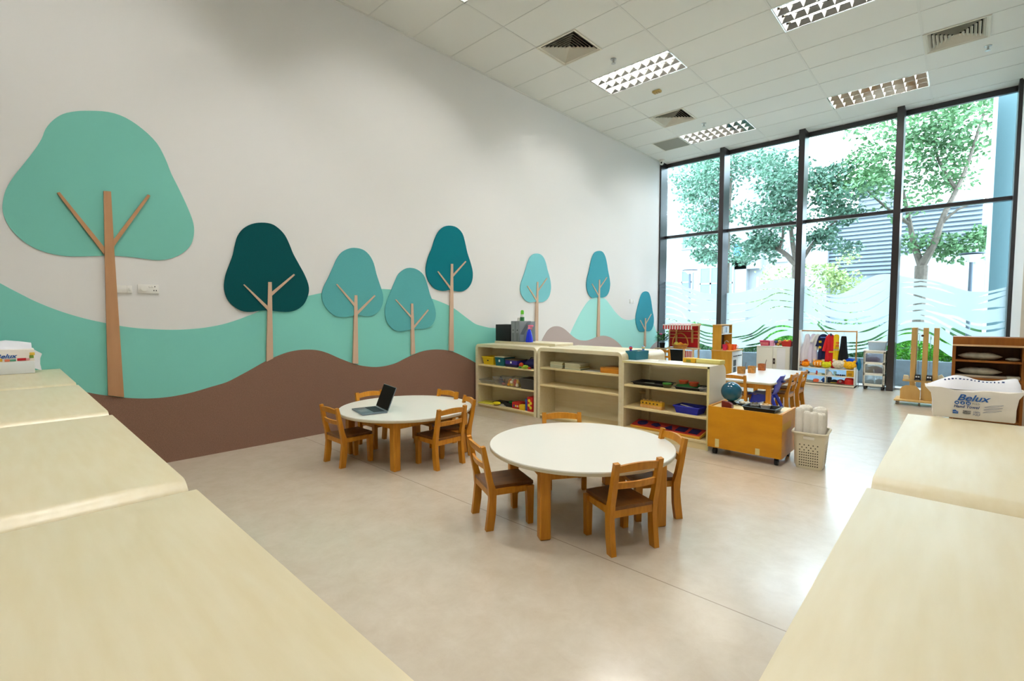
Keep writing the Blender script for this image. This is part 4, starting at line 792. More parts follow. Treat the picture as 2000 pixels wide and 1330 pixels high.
# laundry basket with rolled towels
t = thing('laundry_basket', 'cream perforated laundry basket on the floor beside the yellow cabinet', 'basket', (4.14, 1.70, 0), R(4))
m_cream = mat('cream_plastic', '#ddd3b6', .45, .4)
def rrect(w, d, r, z, n=6):
    P = []
    for cx, cy, a0 in ((w/2-r, d/2-r, 0), (-w/2+r, d/2-r, 90), (-w/2+r, -d/2+r, 180), (w/2-r, -d/2+r, 270)):
        for k in range(n+1): a = R(a0+90*k/n); P.append((cx+r*math.cos(a), cy+r*math.sin(a), z))
    return P
b = MB()
b.rings([rrect(.185, .255, .035, 0), rrect(.195, .265, .035, .012), rrect(.235, .315, .04, .30), rrect(.232, .312, .04, .30), rrect(.188, .258, .035, .014)], True, True)
b.build('basket_body', m_cream, t)
MB().rings([rrect(.235, .315, .04, .292), rrect(.262, .342, .05, .297), rrect(.266, .346, .05, .307), rrect(.255, .335, .05, .314), rrect(.232, .312, .04, .31)], False, False).build('rim', m_cream, t)
h = MB(); mh = plain('#4a4230', .8)
def wall_w(z): return .0975+.02*(z-.012)/.288, .1325+.025*(z-.012)/.288
for j in range(9):
    z = .03+.022*j
    for i in range(9):
        if j > 5 and (i+j) % 2: continue
        wx, wy = wall_w(z); x = -.064+.016*i
        h.cyl((x, -wy+.003, z), (x, -wy-.0007, z), .0052, 7)
    for i in range(12):
        if j > 5 and (i+j) % 2: continue
        wx, wy = wall_w(z); y = -.09+.0165*i
        h.cyl((wx-.003, y, z), (wx+.0007, y, z), .0045, 7)
o = h.build('punched_holes', mh, t, smooth=0); o['kind'] = 'stuff'
MB().box(-.04, .04, -.1615, -.153, .255, .28, .006).build('handle_grip', plain('#ece7da', .4), t)
m_towel = mat('towel', '#e9e4d8', .95, .1, bump=.5, bscale=180)
k = 0
TW = ['leftmost rolled white towel at the front of the laundry basket', 'second rolled white towel from the left at the front of the basket', 'third rolled white towel at the front of the basket', 'rightmost rolled white towel at the front of the basket', 'rolled white towel at the back left of the basket', 'rolled white towel at the back middle of the basket', 'rolled white towel at the back right of the basket']
for x, y, r, zt in ((-.072, -.09, .036, .50), (-.018, -.10, .030, .475), (.035, -.10, .031, .475), (.080, -.082, .034, .47), (-.05, .0, .05, .51), (.055, .0, .05, .50), (.045, .09, .05, .49)):
    o = thing('rolled_towel', TW[k], 'towel', (4.14+x, 1.70+y, .016), R(30*k), 'rolled towels in the laundry basket')
    b = MB(); n = 28; rs = []
    h0 = zt-.016
    for z, s in ((0, .8), (.01, .95), (h0*.5, 1.0), (h0-.02, 1.0), (h0-.006, .93), (h0, .78)):
        rs.append([((r*s*(1+.05*math.sin(5*a*2*PI/n+k)+.025*math.sin(11*a*2*PI/n)))*math.cos(a*2*PI/n), (r*s*(1+.05*math.sin(5*a*2*PI/n+k)))*math.sin(a*2*PI/n), z) for a in range(n)])
    b.rings(rs); b.build('roll', m_towel, o, smooth=60)
    MB().tube([(.3*r*1.0*(.3+q/14)*math.cos(q*.9)*2, .3*r*(.3+q/14)*math.sin(q*.9)*2, h0+.002) for q in range(14)], .004, 6).build('spiral_edge', m_towel, o)
    k += 1

# ---------------------------------------------------------------- rectangular table and blue chair
t = thing('rectangular_table', 'long white rectangular child table with wooden legs behind the shelves', 'table', (2.99, 4.37, 0))
def rtop(w, d, r, z): return rrect(w, d, r, z)
MB().rings([rtop(.745, 1.75, .06, .413), rtop(.75, 1.755, .06, .417), rtop(.75, 1.755, .06, .430)]).build('table_edge', m_tabedge, t)
MB().rings([rtop(.75, 1.755, .06, .4301), rtop(.75, 1.755, .06, .437), rtop(.744, 1.75, .06, .44)]).build('tabletop', mat('white_top', '#e9e8e4', .22, .5), t)
for a, b in ((-1, -1), (1, -1), (1, 1), (-1, 1)): MB().box(a*.31-.027, a*.31+.027, b*.81-.027, b*.81+.027, 0, .413, .004, seg=1).build('leg', m_honey, t, smooth=0)
for s in (-1, 1):
    MB().box(-.283, .283, s*.815-.01, s*.815+.01, .35, .413).build('apron', m_honey, t, smooth=0)
    MB().box(s*.315-.01, s*.315+.01, -.783, .783, .35, .413).build('apron', m_honey, t, smooth=0)
def pen_holder(x, y, label, c, pen, r=.0):
    o = thing('pen_holder', label, 'pen holder', (x, y, .44), r)
    MB().frus((0, 0, 0), .085, .085, .09, .09, .10, .008).build('cup', mat('pen_'+c, c, .6, .2, mott=.3, mscale=30), o, smooth=0)
    if pen: MB().tube([(.03, .0, .01), (.055, .02, .165)], .004).build('pencil', plain('#4a3b2a'), o)
pen_holder(2.74, 4.29, 'brown patterned pen cup with a pencil, leftmost on the white table', '#a9773a', True)
pen_holder(2.83, 4.46, 'low plain brown pen cup, middle one on the white table', '#bb8442', False)
pen_holder(2.835, 4.92, 'red-brown patterned pen cup with a pencil, farthest on the white table', '#a0582a', True)

t = thing('plastic_chair', 'blue moulded plastic child chair at the corner of the white table', 'chair', (3.19, 3.80, 0), face(-1, 0))
m_blue = mat('blue_plastic', '#2438c4', .32, .5)
b = MB(); rs = []
pr = [(.16, .235), (.15, .262), (.06, .262), (-.05, .255), (-.115, .262), (-.15, .30), (-.175, .38), (-.205, .46), (-.225, .515)]
for i, (y, z) in enumerate(pr):
    w = [.13, .14, .145, .14, .12, .115, .135, .135, .10][i]; cv = [0, 0, .0, .0, .012, .022, .03, .03, .02][i]
    rr = []
    for j in range(9):
        s = (j-4)/4; rr.append((w*s, y+cv*s*s, z+(.008*s*s if i < 4 else 0)))
    th = .008
    for j in range(8, -1, -1):
        s = (j-4)/4; dy, dz = ((0, -th) if i < 4 else (-th, -.002)); rr.append((w*s, y+cv*s*s+dy, z+dz+(.008*s*s if i < 4 else 0)))
    rs.append(rr)
b.rings(rs); b.build('seat_shell', m_blue, t, smooth=45)
for s in (-1, 1):
    MB().tube([(s*.105, .10, .25), (s*.12, .135, .12), (s*.13, .15, 0)], [.022, .018, .015], 8).build('front_leg', m_blue, t)
    MB().tube([(s*.10, -.10, .25), (s*.12, -.16, .12), (s*.13, -.21, 0)], [.024, .019, .015], 8).build('rear_leg', m_blue, t)
    MB().prism([(.13, .12), (-.10, .2), (-.10, .25), (.12, .25)], lambda u, v, w: (w, u, v), s*.115-.006, s*.115+.006).build('side_web', m_blue, t)
MB().box(-.045, .045, -.232, -.185, .425, .445, .006).build('grip_slot', plain('#0f1a66'), t)

# ---------------------------------------------------------------- play market stall
t = thing('play_market', 'wooden play market stall with striped red awning and chalkboard', 'play stall', (.815, 6.75, 0))
X0, X1, XU = -.265, .27, -.395
m_red = plain('#c8141f', .6); m_post = wood('pale_pine', '#dcb887', '#e5c89c', .5, 4, (6, 6, 1)); m_stripe_w = plain('#ecdcd6', .7)
for x in (X0, X1-.03):
    MB().box(x, x+.03, -.15, -.12, 0, .57, .003, seg=1).build('front_post', m_post, t); xr = XU if x == X0 else x; MB().box(xr, xr+.03, .12, .15, 0, 1.08, .003, seg=1).build('rear_post', m_post, t)
MB().box(X0-.02, X1+.02, -.17, .09, .57, .59, .003, seg=1).box(XU-.02, X1+.02, .09, .17, .57, .59, .003, seg=1).build('counter', m_post, t)
MB().box(XU+.03, X1-.03, .125, .14, .60, 1.06).build('red_back', m_red, t, smooth=0)
MB().box(X0+.03, .045, -.145, -.13, .12, .56).build('chalkboard', plain('#0f0f10', .7), t, smooth=0)
MB().box(.045, .085, -.15, -.125, .05, .57).build('front_rail', m_post, t, smooth=0)
MB().box(X0+.03, X1-.03, -.15, -.12, .05, .12).build('base_rail', m_post, t, smooth=0)
for z in (.94, .80): MB().box(XU+.03, X1-.03, .085, .125, z-.01, z+.004).build('shelf_board', m_beech, t, smooth=0)
MB().box(XU+.03, -.20, .085, .125, .86, .872).box(.13, X1-.03, .085, .125, .86, .872).build('short_shelf', m_beech, t, smooth=0)
for x in (-.21, .13): MB().box(x-.014, x+.014, .08, .125, .70, .98).build('upright', m_beech, t, smooth=0)
# awning: sloping cloth with scalloped valance
n = 22; aw0, aw1 = X0-.06, X1+.02
for col, par in ((m_red, 0), (m_stripe_w, 1)):
    a = MB()
    for k in range(n):
        if k % 2 != par: continue
        u0, u1 = aw0+(aw1-aw0)*k/n, aw0+(aw1-aw0)*(k+1)/n
        a.quad((u0, .15, 1.10), (u1, .15, 1.10), (u1, -.30, 1.07), (u0, -.30, 1.07))
        m_ = (u0+u1)/2
        P = [(u0, -.30, 1.07), (u1, -.30, 1.07), (u1, -.305, .995), ((u1*2+m_)/3, -.305, .985), (m_, -.305, .982), ((u0*2+m_)/3, -.305, .985), (u0, -.305, .995)]
        a.quad(*P)
    a.build('awning_stripes', col, t, smooth=0)
MB().tube([(aw0, -.30, 1.075), (aw1, -.30, 1.075)], .01).build('awning_rod', m_stripe_w, t)
MB().box(X1-.005, X1+.02, -.29, .15, 1.055, 1.10).build('awning_bar', m_post, t, smooth=0)
for col, par in ((m_red, 0), (m_stripe_w, 1)):
    a = MB()
    for k in range(9):
        if k % 2 != par: continue
        u0 = .09+.165*k/9; u1 = .09+.165*(k+1)/9; m_ = (u0+u1)/2
        a.prism([(u0, .545), (u1, .545), (u1, .425), (m_, .405), (u0, .425)], lambda u, v, s: (u, s, v), -.143, -.139)
    a.build('skirt_stripes', col, t, smooth=0)
Z = .59
o = thing('fruit_basket', 'wicker basket with a tall hoop handle on the market counter', 'basket', (.785, 6.63, Z))
m_wick = mat('wicker', '#c4883f', .7, .2, mott=.35, mscale=90, bump=.5, bscale=120)
MB().lathe([(0, 0), (.12, 0), (.165, .075), (.17, .085), (.16, .085), (.112, .012), (0, .012)], n=28).build('basket_body', m_wick, o)
MB().tube([(.165*math.cos(a), 0, .08+.235*math.sin(a)) for a in [R(180*k/20) for k in range(21)]], .012).build('handle', m_wick, o)
MB().lathe([(.152, .052), (.157, .06), (.157, .068)], n=28).build('red_band', plain('#7c1f1b'), o)
fr = [(-.09, .02, .05, '#e0d254', 'pale yellow melon at the left of the fruit basket'), (-.01, .03, .045, '#e6a01f', 'orange fruit left of centre in the fruit basket'), (.05, -.02, .035, '#e88a1c', 'small orange at the front of the fruit basket'), (.08, .05, .033, '#d9731a', 'dark orange fruit at the back of the fruit basket'), (.115, .0, .03, '#e8b645', 'small yellow fruit at the right of the fruit basket'), (.0, -.07, .034, '#efb52d', 'golden fruit at the near edge of the fruit basket')]
for x, y, r, c, lb in fr: one('toy_fruit', MB().sph((0, 0, 0), r, 14, 10), plain(c), lb, 'fruit', (.785+x, 6.63+y, Z+.055+r*.55), 0, 'toy fruit in the wicker basket')
# potted plant beside the stall
ps = thing('plant_stand', 'small pale plant stand in the window corner', 'stand', (.30, 6.86, 0))
MB().box(-.13, .13, -.12, .12, .545, .565, .003).build('top', m_post, ps)
for a in (-1, 1):
    for b_ in (-1, 1): MB().box(a*.11-.012, a*.11+.012, b_*.1-.012, b_*.1+.012, 0, .545).build('leg', m_post, ps)
o = thing('potted_plant', 'leafy potted plant with a pink flower in a black pot', 'plant', (.30, 6.82, .565))
MB().lathe([(0, 0), (.045, 0), (.065, .11), (.06, .11), (.042, .01), (0, .01)]).build('pot', plain('#141414'), o)
rnd = random.Random(3)
def leaf_into(b, p, d, up, L, wd):
    d = d.normalized(); s = d.cross(up)
    if s.length < 1e-3: s = Vector((1, 0, 0))
    s.normalize(); m_ = p+d*L*.5+up*L*.06
    b.bm.faces.new([b.bm.verts.new(q) for q in (p, m_+s*wd, p+d*L)]); b.bm.faces.new([b.bm.verts.new(q) for q in (p, p+d*L, m_-s*wd)])
b = MB()
for k in range(170):
    a = rnd.uniform(0, 2*PI); e = rnd.uniform(-.2, 1.3); rr = rnd.uniform(.02, .13)
    p = Vector((rr*math.cos(a), rr*math.sin(a), .12+rr*math.tan(min(e, 1.1))*.5+rnd.uniform(0, .08)))
    leaf_into(b, p, Vector((math.cos(a), math.sin(a), e*.6)), Vector((0, 0, 1)), rnd.uniform(.05, .09), .018)
b.build('foliage', mat('plant_green', '#2f6b22', .55, .3, mott=.3, mscale=8), o, smooth=0)
b = MB(); b.tube([(0, 0, .11), (.0, .0, .2), (-.02, -.03, .285)], .003); b.build('flower_stem', plain('#4b7a2c'), o)
b = MB(); b.sph((-.02, -.03, .30), (.03, .03, .022), 10, 6)
for k in range(7): a = k*.9; b.sph((-.02+.022*math.cos(a), -.03+.022*math.sin(a), .298), (.016, .016, .012), 8, 5)
b.build('flower', plain('#d64a7b'), o)

# ---------------------------------------------------------------- play kitchen (its side towards the camera)
t = thing('play_kitchen', 'wooden play kitchen with white front and upper microwave shelf', 'play kitchen', (1.40, 6.80, 0))
m_kside = wood('kitchen_side', '#c58a1c', '#d09a30', .4, 3, (6, 6, 1)); m_kw = plain('#eeeeec', .35); m_kd = wood('kitchen_inner', '#a4660c', '#b3751a', .45, 3, (6, 6, 1))
MB().box(-.03, .36, 0, .018, 0, .56).build('base_side', m_kside, t, smooth=0)
MB().box(-.03, .36, .60, .618, 0, .56).build('base_side', m_kside, t, smooth=0)
MB().box(-.045, .375, -.012, .63, .56, .578, .003).build('worktop', m_beech, t)
MB().box(.345, .362, .018, .60, .03, .555).build('front_panel', m_kw, t, smooth=0)
od_ = MB().box(.362, .366, .04, .27, .06, .43).build('oven_door', m_kw, t, smooth=0)
MB().box(.366, .369, .075, .235, .11, .25).box(.366, .369, .075, .235, .265, .39).build('oven_window', plain('#5c5f60', .2), od_, smooth=0)
MB().box(.362, .366, .32, .58, .06, .43).build('cupboard_door', m_kw, t, smooth=0)
for y in (.07, .33): MB().box(.364, .38, y, y+.2, .455, .47).build('handle_bar', plain('#3a3a3a'), t)
MB().box(-.02, .15, 0, .018, .578, 1.07).build('upper_side', m_kside, t, smooth=0)
MB().box(-.02, .15, .60, .618, .578, 1.07).build('upper_side', m_kside, t, smooth=0)
MB().box(-.025, .155, -.008, .625, 1.07, 1.085).build('upper_top', m_beech, t, smooth=0)
MB().box(-.02, .15, .018, .60, .885, .90).build('upper_shelf', m_kw, t, smooth=0)
MB().box(-.02, -.012, .018, .60, .885, 1.07).build('upper_back', m_beech, t, smooth=0)
MB().box(-.02, -.012, .26, .60, .578, .885).build('lower_back', m_kd, t, smooth=0)
o = MB().box(.0, .14, .14, .47, .902, 1.055, .006).build('microwave', m_kw, t)
MB().box(.14, .143, .19, .36, .92, 1.035).build('microwave_window', plain('#b9c3cc', .2), o); MB().box(.143, .146, .30, .315, .925, 1.03).build('window_bar', plain('#5a6066'), o)
MB().tube([(.06, .45, .578), (.06, .45, .72), (.10, .45, .75), (.14, .45, .72)], .01).build('tap', m_steel, t)
MB().lathe([(.0, .0), (.07, 0), (.09, .004), (.09, .006), (0, .004)], (.22, .42, .578)).build('sink_rim', m_steel, t)
Z = .578
def cup(x, y, r, h, c, lb):
    o = thing('toy_pot', lb, 'toy pot', (1.40+x, 6.80+y, Z), 0, 'toy pots on the play kitchen')
    MB().lathe([(0, 0), (r*.8, 0), (r, h), (r*.9, h), (r*.7, .008), (0, .008)], n=20).build('pot', plain(c, .35), o)
    MB().tube([(r*.9, 0, h*.8), (r*1.35, 0, h*.7), (r*1.3, 0, h*.35), (r*.85, 0, h*.25)], .006).build('handle', plain(c, .35), o)
cup(.20, .06, .045, .115, '#d32a4f', 'pinkish red toy pot on the play kitchen counter, leftmost')
cup(.27, .12, .048, .12, '#ef7a1e', 'light orange toy pot second on the kitchen counter')
cup(.30, .20, .046, .11, '#ec4c12', 'deep orange-red toy pot third on the kitchen counter')
cup(.27, .38, .058, .105, '#f0641c', 'orange toy pot at the right end of the kitchen counter')
cup(.2, .22, .042, .13, '#e23a22', 'red toy pot at the back of the kitchen counter')

# ---------------------------------------------------------------- white cupboard in the window bay
t = thing('cupboard', 'low white two-door cupboard in front of the window', 'cupboard', (2.375, 7.33, 0))
m_cw = plain('#d9d6ca', .45)
MB().box(-.295, .295, -.075, .11, .04, .66, .003).build('body', m_cw, t)
MB().box(-.30, .30, -.085, .115, .66, .675, .003).build('top', m_white, t)
for s, n in ((-1, 'left'), (1, 'right')): MB().box(min(s*.002, s*.29), max(s*.002, s*.29), -.09, -.075, .05, .65, .002).build('door', m_cw, t); dr_ = t.children[-1]
MB().box(.005, .045, -.093, -.088, .33, .44).build('handle_plate', plain('#2a1512'), dr_); MB().box(.02, .032, -.096, -.092, .37, .40).build('key', m_steel, dr_)
MB().box(.07, .22, -.0915, -.0895, .08, .64).build('paper_sheet', plain('#dedde0', .6), dr_)
MB().box(-.28, .28, -.07, .1, 0, .04).build('plinth', plain('#8b8a84'), t)
Z = .675
def toy_basket(x, c, w, lb):
    o = thing('toy_basket', lb, 'basket', (x, 7.33, Z), 0, None)
    MB().frus((0, 0, 0), w*.8, .13, w, .16, .10, .006).build('basket_body', plain(c), o, smooth=0)
    b = MB(); b.box(-w/2-.006, w/2+.006, -.087, -.075, .092, .102, .002).box(-w/2-.006, w/2+.006, .075, .087, .092, .102, .002)
    for a in (-1, 1): b.box(a*w/2-.006, a*w/2+.006, -.08, .08, .092, .102, .002)
    b.build('rim', plain(c), o)
    return o
o = toy_basket(2.215, '#d9486c', .17, 'pink slatted basket on the white cupboard')
sl = MB()
for k in range(6): sl.box(-.064+.023*k, -.056+.023*k, -.082, -.0785, .015, .075, M=Matrix.Rotation(R(-6), 4, 'X'))
sl.build('slots', plain('#efb49c'), o, smooth=0)
o = toy_basket(2.345, '#f0a6c4', .07, 'narrow pale pink basket next to the slatted pink one')
fr = [('#34467e', -.05, .07), ('#5e1a2e', -.045, .03), ('#d3a24a', .0, .075), ('#8a4b1f', .02, .04), ('#c9671e', .055, .05), ('#6d7a2a', .06, .02), ('#b9862f', -.01, .02)]
for k, (c, x, z) in enumerate(fr):
    one('toy_food', MB().sph((0, 0, 0), (.032, .035, .03), 12, 8), plain(c), ['dark blue toy fruit on the cupboard', 'dark red toy fruit on the cupboard', 'tan toy bread roll on the cupboard', 'brown toy nut on the cupboard', 'orange toy fruit on the cupboard', 'olive green toy fruit on the cupboard', 'ochre toy roll on the cupboard'][k], 'toy food', (2.46+x, 7.33+.02*(k % 3-1), Z+z+.012), 0, 'heap of toy food between the baskets')
o = toy_basket(2.60, '#c2261a', .17, 'red basket heaped with toys at the right end of the cupboard')
for k, (c, x) in enumerate((('#e8742a', -.04), ('#e9c23a', .0), ('#c93a26', .045))): one('toy_food', MB().sph((0, 0, 0), (.03, .03, .028), 12, 8), plain(c), ['orange toy food piece in the red basket', 'yellow toy food piece in the red basket', 'red toy food piece in the red basket'][k], 'toy food', (2.60+x, 7.33, Z+.10), 0, 'toy food in the red basket')

# ---------------------------------------------------------------- dress-up rack in the window bay
t = thing('dress_up_rack', 'low dress-up rack with a hanging rail and cubby shelves', 'clothes rack', (3.27, 7.16, 0))
m_rk = plain('#e3dac6', .5); m_rail = wood('rail_wood', '#b07a35', '#bf8a45', .45, 4, (1, 6, 6))
XL, XR_ = -.43, .425
MB().box(XL-.012, XL+.006, 0, .28, .03, 1.0, .003).build('left_panel', m_white, t)
MB().box(XR_-.006, XR_+.012, 0, .28, .03, .36, .003).build('right_panel', m_white, t)
MB().box(XR_-.012, XR_+.008, .13, .15, .33, 1.0, .002).build('rail_post', m_rail, t)
MB().cyl((XL, .14, .985), (XR_, .14, .985), .012, 12).build('hanging_rail', m_rail, t)
for z in (.055, .19, .32): MB().box(XL, XR_, 0, .28, z-.016, z, .002, seg=1).build('shelf_board', m_rk, t)
MB().box(-.01, .006, 0, .27, .055, .304).build('divider', m_rk, t)
MB().box(XL, XR_, .0, .018, .008, .055).build('plinth', m_rk, t); MB().box(XL-.01, XR_+.01, .01, .27, 0, .03).build('base', plain('#20180f'), t)
MB().box(XL, XR_, .27, .278, .06, .31).build('back_panel', see_through('cubby_back', (.7, .8, .88), veil=.5, veil_col=(.6, .7, .78)), t, smooth=0)
def garment(x, label, m, pts, thick=.05, rz=0, sleeves=None, extra=None, z0=.93, folds=5, hang=True, name='costume'):
    # pts: (z below the hook, half width) outline of the hanging cloth
    o = thing(name, label, 'costume', (3.27+x, 7.30, z0), rz, 'costumes on the dress-up rail')
    n = 24; rs = []
    pp = smooth_path(pts, 3)
    for z, w in pp:
        f = min(1, -z/.2); rs.append([((w)*math.cos(a*2*PI/n), (thick*.5*(.6+.4*f))*math.sin(a*2*PI/n)*(1+.35*f*math.sin(folds*a*2*PI/n)), z) for a in range(n)])
    MB().rings(rs).build('garment', m, o, smooth=60)
    if hang:
        MB().tube([(0, 0, -.01), (0, 0, .03), (.012, 0, .05), (0, 0, .068), (-.012, 0, .055)], .0025, 6).build('hanger_hook', m_steel, o)
        MB().tube([(-pts[1][1], 0, -.03), (0, 0, -.008), (pts[1][1], 0, -.03)], .004, 6).build('hanger', plain('#dfe3e6'), o)
    if sleeves:
        for s, ln, ang in sleeves:
            sh = pts[1][1]; p0 = Vector((s*sh*.8, 0, -.035)); d = Vector((s*math.sin(ang), 0, -math.cos(ang)))
            MB().tube([p0, p0+d*ln*.5, p0+d*ln], [.022, .026, .028], 10).build('sleeve', m, o)
    if extra: extra(o)
    return o
m_sheer = mat('white_cloth', '#dcd8e2', .9, .1)
garment(-.33, 'white long dress at the left end of the rail', m_sheer, [(0, .015), (-.03, .04), (-.15, .06), (-.35, .12), (-.56, .135)], .10, R(20))
garment(-.235, 'second white dress, lilac tinted, from the left of the rail', mat('lilac_cloth', '#cfc8da', .9, .1), [(0, .015), (-.03, .04), (-.15, .055), (-.35, .075), (-.57, .085)], .09, R(30))
garment(-.165, 'short white shirt hanging between the dresses and the navy uniform', plain('#d8d8d6', .9), [(0, .015), (-.03, .05), (-.15, .055), (-.30, .06)], .05, R(30), [(1, .14, .5), (-1, .14, .5)])
def navy(o):
    for z in (-.14, -.24): MB().box(-.072, -.03, -.034, -.02, z-.022, z+.018, .004).build('yellow_patch', plain('#d6b21e'), o)
    MB().box(-.05, .045, -.036, -.03, -.07, -.05).build('trim_line', plain('#5a7fc4'), o)
garment(-.075, 'navy blue uniform with yellow patches', plain('#141c48', .8), [(0, .02), (-.03, .062), (-.12, .065), (-.26, .06), (-.32, .075), (-.46, .085)], .06, R(15), [(1, .2, .25), (-1, .2, .25)], navy)
def red(o):
    MB().box(-.03, .075, -.04, -.028, -.335, -.305, .004).build('yellow_stripe', plain('#c9b321'), o); MB().box(-.02, .075, -.04, -.028, -.535, -.51, .004).build('yellow_stripe', plain('#c9b321'), o)
    MB().lathe([(.03, -.03), (.022, .0), (.012, .012), (0, .014)]).build('dark_collar', plain('#2a2d42'), o)
garment(.035, 'bright red firefighter coat with yellow stripes', plain('#c8121b', .7), [(0, .02), (-.04, .06), (-.2, .07), (-.4, .078), (-.53, .085)], .065, R(25), [(1, .25, .2), (-1, .28, .2)], red)
def vest(o):
    for z in (-.15, -.205): MB().box(-.01, .042, -.034, -.026, z-.016, z+.016, .003).build('orange_print', plain('#d9691b'), o)
    MB().box(-.046, .046, -.034, -.027, -.29, -.265).build('reflective_band', plain('#b9b07c'), o)
garment(.125, 'yellow safety vest with an orange print', plain('#e6c512', .7), [(0, .02), (-.03, .042), (-.14, .04), (-.26, .046), (-.51, .052)], .05, R(15), None, vest)
garment(.235, 'black long dress at the right end of the rail', plain('#0b0d12', .9), [(-.03, .035), (-.06, .042), (-.2, .052), (-.36, .07), (-.52, .09)], .08, R(10))
Z = .32
def mask(x, y, label, c, r, ears=True, c2=None, sz=1.0, cat='hat', name='dress_up_hat'):
    o = thing(name, label, cat, (3.27+x, 7.16+y, Z), 0, None); r *= 1.18
    MB().sph((0, 0, r*.8), (r*1.15, r, r*.8), 16, 10).build('crown', mat('plush'+c, c, .9, .1, mott=.2, mscale=40), o)
    if ears:
        for s in (-1, 1): MB().sph((s*r*.8, 0, r*1.5), (r*.28, r*.18, r*.3), 10, 6).build('ear', plain(c2 or c, .9), o)
    if c2:
        for k in (-1, 0, 1): MB().box(k*r*.5-r*.1, k*r*.5+r*.1, -r*.99, -r*.6, r*.5, r*1.2, .004).build('stripe', plain(c2, .9), o)
    return o
mask(-.37, .16, 'rust brown plush hat at the left end of the rack shelf', '#a84a1c', .085, False)
mask(-.33, .06, 'orange plush hat in front of the rust brown one', '#e5861a', .05, True)
mask(-.23, .10, 'grey-green plush hat under the white dresses', '#8c8f7e', .045, False)
mask(-.13, .09, 'orange tiger hat with pale ears on the rack shelf', '#e08a1f', .072, True, '#eacfa8')
mask(-.12, .19, 'light grey plush hat behind the tiger hat', '#b7b1ac', .085, False)
mask(.0, .05, 'lime yellow plush hat with bumps', '#d3d02a', .06, True)
mask(.09, .12, 'red plush hat under the firefighter coat', '#bb1a22', .07, True)
o = mask(.185, .08, 'cream animal plush hat with dark eyes', '#d9cfb9', .08, True)
for s in (-.03, .045): MB().sph((s, -.075, .075), (.012, .008, .016), 8, 6).build('eye', plain('#161616'), o)
o = mask(.315, .17, 'royal blue cap at the right end of the rack shelf', '#123a9a', .10, False)
mask(.345, .07, 'golden plush hat hanging over the right shelf corner', '#e8ae22', .075, True)
Z = .19
def toy(x, y, z, mb, c, lb, cat='toy', name='toy_tool'): one(name, mb, plain(c), lb, cat, (3.27+x, 7.16+y, z))
toy(-.31, .06, .19, MB().box(-.05, .02, -.015, .015, 0, .02, .004).box(.01, .05, -.012, .012, .01, .045, .004), '#1c1c1f', 'black toy camera-like tool on the middle rack shelf')
toy(-.21, .05, .19, MB().box(-.05, .05, -.02, .02, 0, .03, .004), '#e3e3e1', 'white toy box on the middle rack shelf')
toy(-.145, .045, .19, MB().cyl((0, 0, 0), (0, 0, .06), .012, 12).sph((0, 0, .06), .014, 8, 6), '#c6261d', 'small red toy bottle on the middle rack shelf')
toy(-.10, .06, .19, MB().box(-.04, .04, -.02, .02, 0, .035, .004), '#dfe6dd', 'pale first-aid box beside the red toy bottle')
toy(-.035, .06, .19, MB().frus((0, 0, 0), .05, .05, .07, .06, .025), '#6c7a5c', 'olive toy bowl near the rack divider')
toy(.055, .07, .19, MB().lathe([(.05, 0), (.045, .02), (.02, .07), (0, .08)]), '#e9e9ea', 'white pointed hat right of the rack divider')
toy(.13, .08, .19, MB().cyl((0, 0, 0), (0, 0, .075), .022, 14), '#a9d4d2', 'pale turquoise cup on the middle rack shelf')
for k in range(4):
    o = thing('sunglasses', ['play glasses at the left of the row on the rack', 'second pair of play glasses on the rack', 'third pair of play glasses on the rack', 'fourth pair of play glasses on the rack'][k], 'glasses', (3.27+.165+.035*k, 7.16+.05, .19), R(20*k-20), 'play glasses on the rack')
    MB().sph((-.014, 0, .018), (.014, .004, .013), 10, 6).sph((.014, 0, .018), (.014, .004, .013), 10, 6).build('lenses', plain(['#1c1c20', '#7a2a4a', '#232a55', '#1d1d1d'][k], .2), o)
    MB().tube([(-.028, 0, .022), (-.03, .05, .012)], .002, 6).tube([(.028, 0, .022), (.03, .05, .012)], .002, 6).build('arms', plain('#222'), o)
o = thing('toy_bag', 'golden yellow toy backpack on the right of the middle rack shelf', 'bag', (3.27+.36, 7.16+.06, .19))
MB().box(-.055, .055, -.04, .04, 0, .115, .012).build('bag_body', plain('#dba511', .6), o); MB().box(-.03, .03, -.047, -.038, .02, .065, .005).build('pocket', plain('#a87b10', .6), o)
toy(-.36, .06, .055, MB().box(-.06, .02, -.03, .03, 0, .05, .01).sph((.0, 0, .055), .022, 10, 6), '#e2cf2f', 'yellow toy truck on the bottom rack shelf')
toy(-.26, .06, .055, MB().tube([(-.06, 0, .02), (.06, 0, .014)], [.018, .008]), '#8f9a92', 'grey toy torch on the bottom rack shelf')
toy(-.15, .05, .055, MB().lathe([(.0, 0), (.05, 0), (.05, .04), (.03, .055), (0, .055)]), '#e2653a', 'orange toy pot on the bottom rack shelf')
toy(-.08, .04, .055, MB().box(-.03, .03, -.02, .02, 0, .03, .005), '#e8e4ea', 'white toy block on the bottom rack shelf')
toy(-.035, .05, .055, MB().prism([(-.04, .04), (0, 0), (.04, .04), (0, .09)], lambda u, v, s: (u, s, v), -.02, .02), '#1f4f9c', 'blue diamond-shaped toy by the rack divider')
toy(.05, .09, .055, MB().box(-.03, .03, -.04, .04, 0, .10, .015), '#12141c', 'black toy boot right of the rack divider', 'boot', 'toy_boot')
o = thing('dress_up_hat', 'black and yellow cap on the bottom rack shelf', 'hat', (3.27+.125, 7.16+.08, .055))
MB().sph((0, .01, .0), (.065, .06, .065), 16, 10).build('crown', plain('#17181c'), o); MB().box(-.05, .05, -.075, -.02, .008, .016, .004).build('peak', plain('#c9ad1d'), o)
